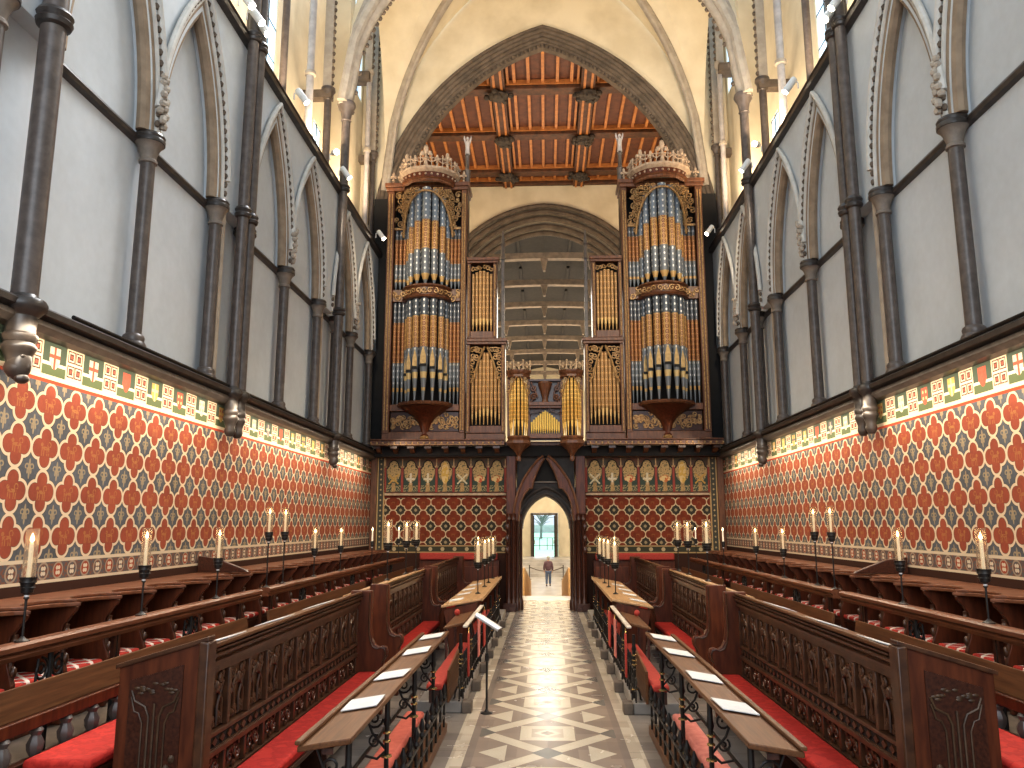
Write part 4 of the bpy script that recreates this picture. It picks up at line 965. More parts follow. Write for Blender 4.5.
def chair_organ():
    t = thing('chair_organ_case', 'small gilded organ case with two turrets above the screen doorway', 'organ', (0, 20.95, 4.0))
    P = lambda nm, mb, m, **k: obj(nm, mb, m, t, **k)
    yf = 21.0
    for s in (-1, 1):
        xc = s * 0.70
        mb = MB().lathe([(0.05, 3.85), (0.07, 3.92), (0.05, 3.98), (0.09, 4.06), (0.17, 4.16), (0.30, 4.26), (0.34, 4.30), (0.34, 4.37), (0.30, 4.40), (0.33, 4.46), (0.30, 4.50)], (xc, yf, 0), 8, PI / 8, 2 * PI + PI / 8)
        P('turret_corbel', mb, 'wood_case')
        P('turret_core', MB().lathe([(0.14, 4.5), (0.14, 6.1)], (xc, yf, 0), 8), 'black')
        for a in (-100, 100, 180):
            r = math.radians(a); x, y = xc + 0.27 * math.sin(r), yf - 0.27 * math.cos(r)
            P('turret_post', MB().box(x - 0.04, x + 0.04, y - 0.04, y + 0.04, 4.5, 6.1), 'wood_case', bevel=0.01)
        for i in range(7):
            a = math.radians((i - 3) * 26); pipe(t, xc + 0.225 * math.sin(a), yf - 0.225 * math.cos(a), 4.51, 6.02 - 0.03 * (i - 3) ** 2, 0.038, 'pipe_gold', 0.42, 10)
        mb = MB()
        for q in (-1, 1):
            mb.tube([(xc + q * 0.05, yf - 0.29, 6.05), (xc + q * 0.17, yf - 0.25, 5.85), (xc + q * 0.26, yf - 0.15, 5.55)], 0.018, 6)
            for j, (a, z) in enumerate(((35, 6.0), (55, 5.95), (70, 5.82), (80, 5.68))): mb.spiral((xc + q * 0.27 * math.sin(math.radians(a)), yf - 0.28 * math.cos(math.radians(a)), z), 0.055, 1.2, 0.013, 'y', q, j, 10)
        P('turret_tracery', mb, 'gilt_carving')
        P('turret_cornice', MB().lathe([(0.28, 6.04), (0.32, 6.06), (0.31, 6.12), (0.36, 6.18), (0.36, 6.24), (0.2, 6.26)], (xc, yf, 0), 8, PI / 8, 2 * PI + PI / 8), 'wood_case')
        mb = MB()
        for i in range(8):
            a = 2 * PI * i / 8 + PI / 8; b = a + PI / 4
            p, q = (xc + 0.33 * math.cos(a), yf + 0.33 * math.sin(a)), (xc + 0.33 * math.cos(b), yf + 0.33 * math.sin(b))
            m = ((p[0] + q[0]) / 2, (p[1] + q[1]) / 2)
            mb.tube([(p[0], p[1], 6.24), (p[0], p[1], 6.46)], 0.018, 5); mb.ball((p[0], p[1], 6.48), 0.03)
            mb.tube([(p[0], p[1], 6.42), (m[0], m[1], 6.30), (q[0], q[1], 6.42)], 0.014, 5); mb.ball((m[0], m[1], 6.40), 0.035, 0.03, 0.05)
        P('turret_crown', mb, 'gilt_stone')
    P('middle_rail', MB().box(-0.42, 0.42, yf - 0.10, yf + 0.1, 5.24, 5.30).box(-0.43, 0.43, yf - 0.14, yf + 0.1, 5.302, 5.40), 'wood_case', bevel=0.008)
    P('lower_rail', MB().box(-0.42, 0.42, yf - 0.10, yf + 0.1, 4.44, 4.56), 'wood_case', bevel=0.008)
    P('middle_back', MB().box(-0.42, 0.42, yf + 0.12, yf + 0.16, 4.4, 6.0), 'wood_dark', smooth=False)
    for i in range(13):
        x = -0.36 + 0.06 * i; pipe(t, x, yf - 0.02, 4.57, 5.18 - 0.30 * (abs(i - 6) / 6) ** 1.2, 0.026, 'pipe_plain', 0.1, 8)
    for q in (-1, 1):
        mb = MB()
        for i in range(4): mb.spiral((q * (0.12 + 0.09 * i), yf - 0.07, 5.18 - 0.02 * i), 0.05, 1.2, 0.012, 'y', q, i, 10)
        P('middle_tracery', mb, 'wood_dark')
        mb = MB()
        mb.spiral((q * 0.30, yf - 0.02, 5.55), 0.10, 1.4, 0.022, 'y', -q, 0, 14); mb.spiral((q * 0.32, yf - 0.02, 5.78), 0.08, 1.3, 0.02, 'y', q, 1, 14); mb.tube([(q * 0.38, yf, 5.4), (q * 0.24, yf, 5.65), (q * 0.37, yf, 5.95)], 0.025, 6)
        P('scroll_bracket', mb, 'wood_case')
    P('pedestal', MB().lathe([(0.10, 5.4), (0.07, 5.5), (0.10, 5.62), (0.15, 5.78), (0.19, 5.9), (0.17, 5.95)], (0, yf, 0), 10), 'wood_case')
    P('top_rail', MB().box(-0.42, 0.42, yf - 0.03, yf + 0.1, 5.97, 6.03), 'wood_dark', bevel=0.008)

def screen():
    t = thing('organ_loft', 'long oak gallery front carrying the organ across the choir', 'loft', (0, 21.5, 3.9))
    P = lambda nm, mb, m, **k: obj(nm, mb, m, t, **k)
    P('gallery_floor', MB().box(-1.075, 1.075, 21.42, 22.2, 4.30, 4.41), 'wood_case', bevel=0.01)
    for s in (-1, 1):
        P('gallery_floor', MB().box(s * 4.65, s * 1.08, 21.05, 22.2, 4.30, 4.41), 'wood_case', bevel=0.01)
        P('cornice', MB().box(s * 4.65, s * 1.08, 20.98, 21.04, 4.27, 4.40).box(s * 4.65, s * 1.08, 20.93, 21.04, 4.402, 4.44), 'wood_case', bevel=0.01)
    mb = MB()
    for i in range(60):
        x = -4.62 + i * 9.24 / 59
        if abs(x) > 1.1: mb.ball((x, 20.975, 4.335), 0.03, 0.02, 0.035, 6, 4)
    mb.box(-4.63, -1.09, 20.972, 20.979, 4.285, 4.295); mb.box(1.09, 4.63, 20.972, 20.979, 4.285, 4.295)
    P('cornice_edging', mb, 'gilt_carving')
    P('shade_strip', MB().box(-4.65, 4.65, 21.5, 21.55, 4.02, 4.29), 'black', smooth=False)  # black strip paints in the shade behind the brackets
    for s in (-1, 1):
        for i in range(8):
            x = s * (1.30 + i * 0.455)
            P('bracket', MB().prism([(21.1, 4.29), (21.5, 4.29), (21.5, 4.10), (21.35, 4.14)], 'x', x - 0.06, x + 0.06), 'wood_case', smooth=False)
            P('bracket_cap', MB().box(x - 0.09, x + 0.09, 21.06, 21.2, 4.20, 4.26), 'wood_carved', smooth=False)
        x0, x1 = s * 4.65, s * 1.06
        P('lower_beam', MB().box(x0, x1, 21.55, 22.2, 4.06, 4.20).box(x0, x1, 21.5, 22.2, 4.03, 4.058), 'wood_case', bevel=0.01)
        mb = MB()
        for i in range(18): mb.ball((s * (1.2 + i * 0.2), 21.55, 4.13), 0.03, 0.015, 0.03, 6, 4)
        mb.box(s * 1.1, s * 4.64, 21.535, 21.549, 4.08, 4.095)
        P('beam_trim', mb, 'gilt_carving')
    for s in (-1, 1):
        sd = SIDE[s]
        struct('wall_screen_' + sd, MB().box(s * 4.78, s * 1.06, 22.0, 22.2, 0, 4.02), 'lattice', 'screen wall %s of the doorway painted with red quatrefoils and dark lozenges' % sd, 'wall')
        t = thing('painted_panel', 'band of seven painted arched niches on the screen, %s of the doorway' % sd, 'painted panel', (s * 2.76, 22.0, 3.07))
        W = (4.41 - 1.10) / 7
        obj('ground', MB().box(s * 4.41, s * 1.10, 21.965, 21.998, 3.06, 4.02), 'niche_ground', t, smooth=False)
        for i in range(7):
            x = s * (1.10 + W * (i + 0.5)); zc = 3.52
            hw = W * 0.42
            pts = [(-hw, -0.42), (hw, -0.42), (hw, 0.22)]
            for a in range(0, 181, 20):
                r = math.radians(a); pts.append((hw * 0.62 * math.cos(r) + 0, 0.27 + 0.15 * math.sin(r)))
            pts.append((-hw, 0.22))
            obj('niche', MB().prism([(x + a, zc + b) for a, b in pts], 'y', 21.945, 21.964), 'niche%d' % ((i if s < 0 else (i * 3 + 2)) % 7), t, smooth=False, origin=(x, 21.95, zc))
            top = [(x + a, zc + b) for a, b in [(-hw, 0.2)] + [(hw * 0.66 * math.cos(math.radians(q)), 0.275 + 0.16 * math.sin(math.radians(q))) for q in range(180, -1, -15)] + [(hw, 0.2)]]
            obj('niche_moulding', MB().tube([(a, 21.94, b) for a, b in top], 0.014, 6), 'black', t)
        for i in range(8):
            x = s * (1.10 + W * i)
            obj('pilaster', MB().box(x - 0.032, x + 0.032, 21.93, 21.964, 3.08, 3.75), 'niche_red', t, bevel=0.006)
            obj('pilaster_cap', MB().box(x - 0.045, x + 0.045, 21.92, 21.964, 3.75, 3.80).box(x - 0.014, x + 0.014, 21.93, 21.964, 3.80, 4.0), 'gilt_carving', t, smooth=False)
        mb = MB().box(s * 4.41, s * 1.08, 21.90, 21.998, 2.99, 3.055)
        struct('trim_screen_ledge_' + sd, mb, 'gilt_stone', 'pale beaded ledge under the painted niches %s of the doorway' % sd, 'moulding', bevel=0.012)
        mb = MB().box(s * 4.62, s * 4.42, 21.93, 21.998, 1.45, 4.02)
        struct('trim_screen_border_' + sd, mb, 'border_strip', 'upright painted border strip at the %s end of the screen' % sd, 'moulding')
        struct('trim_corner_post_' + sd, MB().box(s * 4.79, s * 4.625, 21.85, 21.998, 0.5, 4.02), 'wood_case', 'oak post in the %s corner of the choir' % sd, 'post', bevel=0.01)
        # return seat with a red upholstered back
        t = thing('screen_bench', 'dark bench with red upholstered back against the screen, %s of the doorway' % sd, 'bench', (s * 2.4, 21.7, 0.31))
        obj('panel', MB().box(s * 1.25, s * 3.39, 21.78, 21.98, 0.31, 1.27), 'wood_red', t, bevel=0.01)
        obj('back_cushion', MB().box(s * 1.30, s * 3.38, 21.70, 21.84, 1.28, 1.47), 'red_cloth', t, bevel=0.04)
        obj('seat', MB().box(s * 1.25, s * 3.39, 21.30, 21.77, 0.70, 0.76), 'wood_dark', t, bevel=0.01)
        obj('front_panel', MB().box(s * 1.25, s * 2.2, 20.95, 21.02, 0.31, 1.15), 'wood_red', t, bevel=0.01)
    # timber doorcase
    d = thing('door_2', 'carved dark oak doorcase with a pointed arch under the organ', 'doorcase', (0, 21.8, 0), None, 'structure')
    P = lambda nm, mb, m, **k: obj(nm, mb, m, d, **k)
    for s in (-1, 1):
        P('post', MB().box(s * 1.055, s * 0.80, 21.5, 22.2, 0, 4.05), 'wood_red', bevel=0.015)
        for x, y, r in ((0.98, 21.46, 0.055), (0.86, 21.44, 0.05), (0.76, 21.55, 0.05), (0.68, 21.75, 0.045)):
            P('post_shaft', MB().lathe([(r * 1.7, 0), (r * 1.7, 0.22), (r * 1.3, 0.27), (r, 0.33), (r, 2.3), (r * 1.5, 2.34), (r * 1.2, 2.38), (r * 1.6, 2.48), (r, 2.5)], (s * x, y, 0), 10), 'wood_dark')
        P('inner_post', MB().box(s * 0.80, s * 0.64, 21.75, 22.2, 0, 3.2), 'wood_dark', bevel=0.01)
        P('post_plinth', MB().box(s * 1.12, s * 0.78, 21.30, 21.495, 0, 0.20).box(s * 0.95, s * 0.80, 21.25, 21.295, 0, 0.10), 'wood_dark', bevel=0.01)
        outer = [(0.87, 2.30), (0.83, 2.70), (0.74, 3.05), (0.60, 3.38), (0.42, 3.66), (0.22, 3.90), (0.06, 4.03)]
        inner = [(0.03, 3.96), (0.13, 3.80), (0.24, 3.58), (0.33, 3.34), (0.36, 3.17), (0.44, 3.16), (0.56, 3.02), (0.67, 2.78), (0.74, 2.30)]
        P('ogee_brace', MB().prism([(s * a, b) for a, b in outer + inner], 'y', 21.46, 21.62), 'wood_red', smooth=False, bevel=0.015)
        P('ogee_roll', MB().tube([(s * a, 21.45, b) for a, b in outer], 0.035, 8), 'wood_case')
        P('cusp_roll', MB().tube([(s * a, 21.46, b) for a, b in inner], 0.025, 8), 'wood_case')
        for i, z in enumerate((1.55, 1.85, 2.15)): P('carved_boss', MB().ball((s * 1.02, 21.42, z), 0.06, 0.05, 0.10), 'wood_dark')
    pts = arch(0.63, 2.1, 0.88, 10)
    mb = MB().strip([(u, 21.8, z) for u, z in pts], [(u * 1.27, 21.8, max(z, 2.1) * 1.0 + 0.001 if abs(u) > 0.62 else 4.05) for u, z in pts])
    a = [(u, 21.8, z) for u, z in pts]; b = [(u, 22.6, z) for u, z in pts]
    mb.strip(b, a)
    P('arch_stone', mb, 'doorcase_stone')
    P('arch_roll', MB().tube([(u, 21.76, z) for u, z in arch(0.64, 2.1, 0.88, 12, 0.05)], 0.055, 8), 'doorcase_stone')
    P('arch_roll', MB().tube([(u, 21.74, z) for u, z in arch(0.64, 2.1, 0.88, 12, 0.22)], 0.05, 8), 'doorcase_stone')
    P('dark_light', MB().prism([(-0.30, 3.36), (0.30, 3.36), (0.22, 3.62), (0, 3.98), (-0.22, 3.62)], 'y', 21.72, 21.76), 'black')
    P('dark_light_sill', MB().box(-0.32, 0.32, 21.68, 21.76, 3.325, 3.355), 'capital_stone')
    P('head_board', MB().box(-1.05, 1.05, 21.56, 21.7, 4.06, 4.30), 'wood_dark')
    # reveal of the passage
    mb = MB()
    for s in (-1, 1): mb.box(s * 0.78, s * 1.05, 22.62, 25.9, 0, 4.0)
    mb.box(-1.05, 1.05, 22.62, 25.9, 3.6, 4.19)
    struct('wall_passage', mb, 'cream', 'light stone sides of the passage through the screen', 'wall', smooth=False)
    struct('wall_screen_top', MB().box(-6, 6, 24.0, 25.9, 4.2, 4.3), 'wood_dark', 'plank floor of the organ loft behind the cases', 'floor')

# ================================================================== FURNITURE OF THE CHOIR
def iron_post(parent, x, y, z0, z1, s, foot=True):
    mb = MB().lathe([(0.018, z0 + (0.12 if foot else 0)), (0.024, z0 + 0.16), (0.018, z0 + 0.2), (0.018, z1 - 0.2), (0.03, z1 - 0.17), (0.02, z1 - 0.13), (0.02, z1)], (x, y, 0), 8)
    p = obj('post', mb, 'iron', parent)
    for zr in (z0 + 0.14, z0 + 0.42, z1 - 0.24, z1 - 0.30):
        obj('ring', MB().lathe([(0.018, -0.012), (0.040 if zr < z1 - 0.4 else 0.03, -0.006), (0.040 if zr < z1 - 0.4 else 0.03, 0.006), (0.018, 0.012)], (x, y, zr), 10), 'brass', p)
    if foot:
        mb = MB()
        for q in (-1, 1):
            w = 0.042 if q == -s else 0.085
            mb.tube([(x, y, z0 + 0.16), (x + q * w * 0.4, y, z0 + 0.15), (x + q * w * 0.7, y, z0 + 0.09), (x + q * w * 0.8, y, z0 + 0.024), (x + q * w, y, z0 + 0.018)], 0.012, 6)
            mb.tube([(x, y, z0 + 0.16), (x, y + q * 0.05, z0 + 0.15), (x, y + q * 0.085, z0 + 0.09), (x, y + q * 0.10, z0 + 0.024), (x, y + q * 0.13, z0 + 0.018)], 0.012, 6)
        obj('foot', mb, 'iron', p)
    return p

def sloped_top(mb, s, xa, za, xb, zb, y0, y1, th=0.035):
    return mb.hexa([(s * xa, y0, za - th), (s * xb, y0, zb - th), (s * xb, y1, zb - th), (s * xa, y1, za - th)], [(s * xa, y0, za), (s * xb, y0, zb), (s * xb, y1, zb), (s * xa, y1, za)])

PAPER = []
def paper(s, x, y, z, slope, label, group, rot=0.0):
    global PAPER
    if not PAPER:
        mb = MB().box(-0.125, 0.125, -0.18, 0.18, 0.0, 0.006)
        PAPER = [solid('paper_sheet', mb, 'paper', label, 'paper', group, world=False, smooth=False)]
        o = PAPER[0]
    else:
        o = PAPER[0].copy(); COL.objects.link(o); o['label'] = label; o['group'] = group
    o.location = (s * x, y, z); o.rotation_euler = (0, s * slope, rot)
    return o

def row_front(s):
    """Front row: near desk on iron posts, kneelers, low iron railing, farther desks."""
    sd = SIDE[s]
    t = thing('choir_desk', 'long brown sloping desk on iron posts, nearest on the %s of the aisle' % sd, 'desk', (s * 1.3, 7.4, 0.10))
    mb = sloped_top(MB(), s, 1.155, 0.965, 1.475, 0.915, 4.95, 9.82)
    obj('desk_top', mb, 'wood_desk', t, bevel=0.008)
    obj('book_ledge', MB().box(s * 1.45, s * 1.49, 4.95, 9.82, 0.92, 0.945), 'wood_desk', t, bevel=0.006)
    obj('under_rail', MB().box(s * 1.27, s * 1.34, 5.0, 9.75, 0.86, 0.895), 'wood_dark', t)
    for y in (5.05, 6.25, 7.5, 8.74):
        p = iron_post(t, s * 1.19, y, 0.10, 0.925, s)
        mb = MB()
        mb.spiral((s * 1.29, y, 0.78), 0.07, 1.5, 0.009, 'y', s, 0, 18); mb.spiral((s * 1.28, y, 0.62), 0.05, 1.4, 0.008, 'y', -s, 1, 16)
        mb.tube([(s * 1.19, y, 0.56), (s * 1.30, y, 0.68), (s * 1.38, y, 0.875)], 0.010, 6)
        obj('scroll', mb, 'iron', p)
    obj('stretcher', MB().tube([(s * 1.36, 5.05, 0.52), (s * 1.36, 9.6, 0.52)], 0.016, 8), 'iron', t)
    for y in (5.05, 6.25, 7.5, 8.74): obj('stretcher_arm', MB().tube([(s * 1.19, y, 0.56), (s * 1.26, y, 0.50), (s * 1.36, y, 0.52)], 0.010, 6), 'iron', t)
    sl = math.atan2(0.05, 0.32)
    for k, (y, rr) in enumerate(((5.95, 0.03), (7.05, -0.02), (8.35, 0.04), (9.42, 0.0))):
        paper(s, 1.305, y, 0.952, sl, 'printed white sheet on the nearest %s front desk, %s from the camera' % (sd, ORD[k]), 'sheets on the nearest %s desk' % sd, rr)
    # low iron railing with finials
    t = thing('iron_railing', 'low black iron railing with finial spikes before the nearest %s desk' % sd, 'railing', (s * 1.09, 7, 0.10))
    obj('rail', MB().tube([(s * 1.09, 4.6, 0.36), (s * 1.09, 8.95, 0.36)], 0.014, 6).tube([(s * 1.09, 4.6, 0.22), (s * 1.09, 8.95, 0.22)], 0.012, 6), 'iron', t)
    y = 4.85
    while y < 8.95:
        if min(abs(y - q) for q in (5.05, 6.25, 7.5, 8.74)) > 0.09:
            obj('spindle', MB().lathe([(0.012, 0.105), (0.012, 0.38), (0.028, 0.40), (0.014, 0.43), (0.03, 0.47), (0.02, 0.50), (0.006, 0.54)], (s * 1.09, y, 0), 8), 'iron', t)
        y += 0.31
    # kneelers
    t = thing('kneeler', 'narrow padded kneeler behind the nearest %s railing' % sd, 'kneeler', (s * 1.31, 6.3, 0.0))
    obj('support', MB().box(s * 1.305, s * 1.42, 3.6, 8.5, 0.001, 0.27), 'wood_desk', t, bevel=0.01)
    obj('pad', MB().box(s * 1.245, s * 1.43, 3.6, 8.52, 0.275, 0.345), 'rose_cloth' if s < 0 else 'pink_cloth', t, bevel=0.025)
    t = thing('kneeler', 'red padded kneeler with brown end board further along the %s front row' % sd, 'kneeler', (s * 1.31, 11.4, 0.13))
    obj('support', MB().box(s * 1.235, s * 1.40, 9.9, 13.2, 0.131, 0.28), 'wood_dark', t, bevel=0.01)
    obj('pad', MB().box(s * 1.215, s * 1.42, 9.82, 13.2, 0.285, 0.365), 'red_cloth', t, bevel=0.025)
    obj('end_board', MB().prism([(9.9, 0.135), (11.4, 0.135), (11.4, 0.62), (9.9, 0.50)], 'x', s * 1.155, s * 1.185), 'wood_desk', t, smooth=False, bevel=0.006)
    # low railing of the farther platform
    t = thing('iron_railing', 'black iron railing with brass rings along the farther %s front row' % sd, 'railing', (s * 1.06, 14, 0.13))
    for y in (10.08, 11.36, 12.70, 14.05, 15.4, 16.75, 18.1):
        p = iron_post(t, s * 1.045, y, 0.132, 0.90, s)
        mb = MB(); mb.spiral((s * 1.045, y + 0.14, 0.36), 0.075, 1.4, 0.009, 'x', 1, 0, 16); mb.spiral((s * 1.045, y - 0.14, 0.36), 0.075, 1.4, 0.009, 'x', -1, PI, 16)
        obj('scroll', mb, 'iron', p)
    obj('rail', MB().tube([(s * 1.045, 10.0, 0.50), (s * 1.045, 18.2, 0.50)], 0.014, 6).tube([(s * 1.045, 10.0, 0.25), (s * 1.045, 18.2, 0.25)], 0.011, 6), 'iron', t)
    for i in range(34):
        y = 10.3 + i * 0.23
        if min(abs(y - q) for q in (10.08, 11.36, 12.70, 14.05, 15.4, 16.75, 18.1)) > 0.08:
            obj('spindle', MB().lathe([(0.010, 0.135), (0.010, 0.50), (0.024, 0.52), (0.012, 0.55), (0.022, 0.58), (0.005, 0.63)], (s * 1.045, y, 0), 6), 'iron', t)
    obj('book_rail', MB().box(s * 1.015, s * 1.075, 10.6, 13.3, 0.905, 0.93), 'silver' if False else 'pale_rail', t, bevel=0.005)
    for k, (y, m) in enumerate(((10.65, 'red_cloth'), (12.25, 'pink_cloth'), (13.30, 'red_cloth'))):
        tt = thing('hanging_kneeler', 'slim %s kneeler pad hung on the %s railing, %s from the camera' % (('red', 'pink', 'crimson')[k], sd, ORD[k]), 'kneeler', (s * 1.0, y, 0.3), 'kneelers hung on the %s railing' % sd)
        obj('pad', MB().box(s * 0.99, s * 1.014, y - 0.05 - 0.06 * k, y + 0.05 + 0.06 * k, 0.30, 0.84), m, tt, bevel=0.012)
        obj('strap', MB().tube([(s * 1.0, y - 0.03, 0.84), (s * 1.005, y, 0.90), (s * 1.0, y + 0.03, 0.84)], 0.006, 5), 'brass', tt)
    # short low desk, then the wide pale desk
    t = thing('low_desk', 'short low brown desk end between the two %s front desks' % sd, 'desk', (s * 1.3, 12.4, 0.13))
    obj('desk_top', sloped_top(MB(), s, 1.17, 0.84, 1.47, 0.765, 11.75, 13.3), 'wood_desk', t, bevel=0.008)
    for y in (11.9, 13.1): obj('leg', MB().box(s * 1.43, s * 1.46, y - 0.03, y + 0.03, 0.131, 0.73), 'wood_dark', t)
    t = thing('choir_desk', 'wide pale oak desk carrying glass lamps, further along on the %s' % sd, 'desk', (s * 1.4, 16.2, 0.13))
    obj('desk_top', sloped_top(MB(), s, 1.06, 1.02, 1.72, 0.90, 13.42, 19.15), 'wood_light', t, bevel=0.008)
    obj('front_edge', MB().box(s * 1.04, s * 1.062, 13.42, 19.15, 0.975, 1.03), 'wood_light', t, bevel=0.004)
    obj('end_board', MB().prism([(s * 1.12, 0.131), (s * 1.58, 0.131), (s * 1.62, 0.5), (s * 1.69, 0.84), (s * 1.12, 0.955), (s * 1.20, 0.6)], 'y', 13.46, 13.52), 'wood_red', t, bevel=0.008)
    obj('end_board', MB().prism([(s * 1.12, 0.131), (s * 1.58, 0.131), (s * 1.69, 0.84), (s * 1.12, 0.955)], 'y', 19.0, 19.06), 'wood_red', t, bevel=0.008)
    obj('front_panel', MB().box(s * 1.50, s * 1.53, 13.53, 18.99, 0.131, 0.86), 'wood_red', t)
    obj('kneeling_cushion', MB().box(s * 1.22, s * 1.45, 13.6, 18.9, 0.131, 0.30), 'red_cloth', t, bevel=0.03)
    sl = math.atan2(0.12, 0.66)
    for k, (y, rr, x) in enumerate(((14.15, 0.05, 1.55), (15.3, -0.04, 1.53), (16.4, 0.02, 1.55), (17.6, 0.0, 1.52))):
        paper(s, x, y, 1.02 - (x - 1.06) * 0.12 / 0.66 + 0.003, sl, 'white sheet on the wide pale desk on the %s, %s from the camera' % (sd, ORD[k]), 'sheets on the pale %s desk' % sd, rr)
    solid('bolster', MB().ball((s * 1.42, 13.1, 0.835), 0.045, 0.07, 0.05, 14, 10), 'red_cloth', 'round red bolster lying on the short low desk on the %s' % sd, 'cushion', origin=(s * 1.42, 13.1, 0.785))

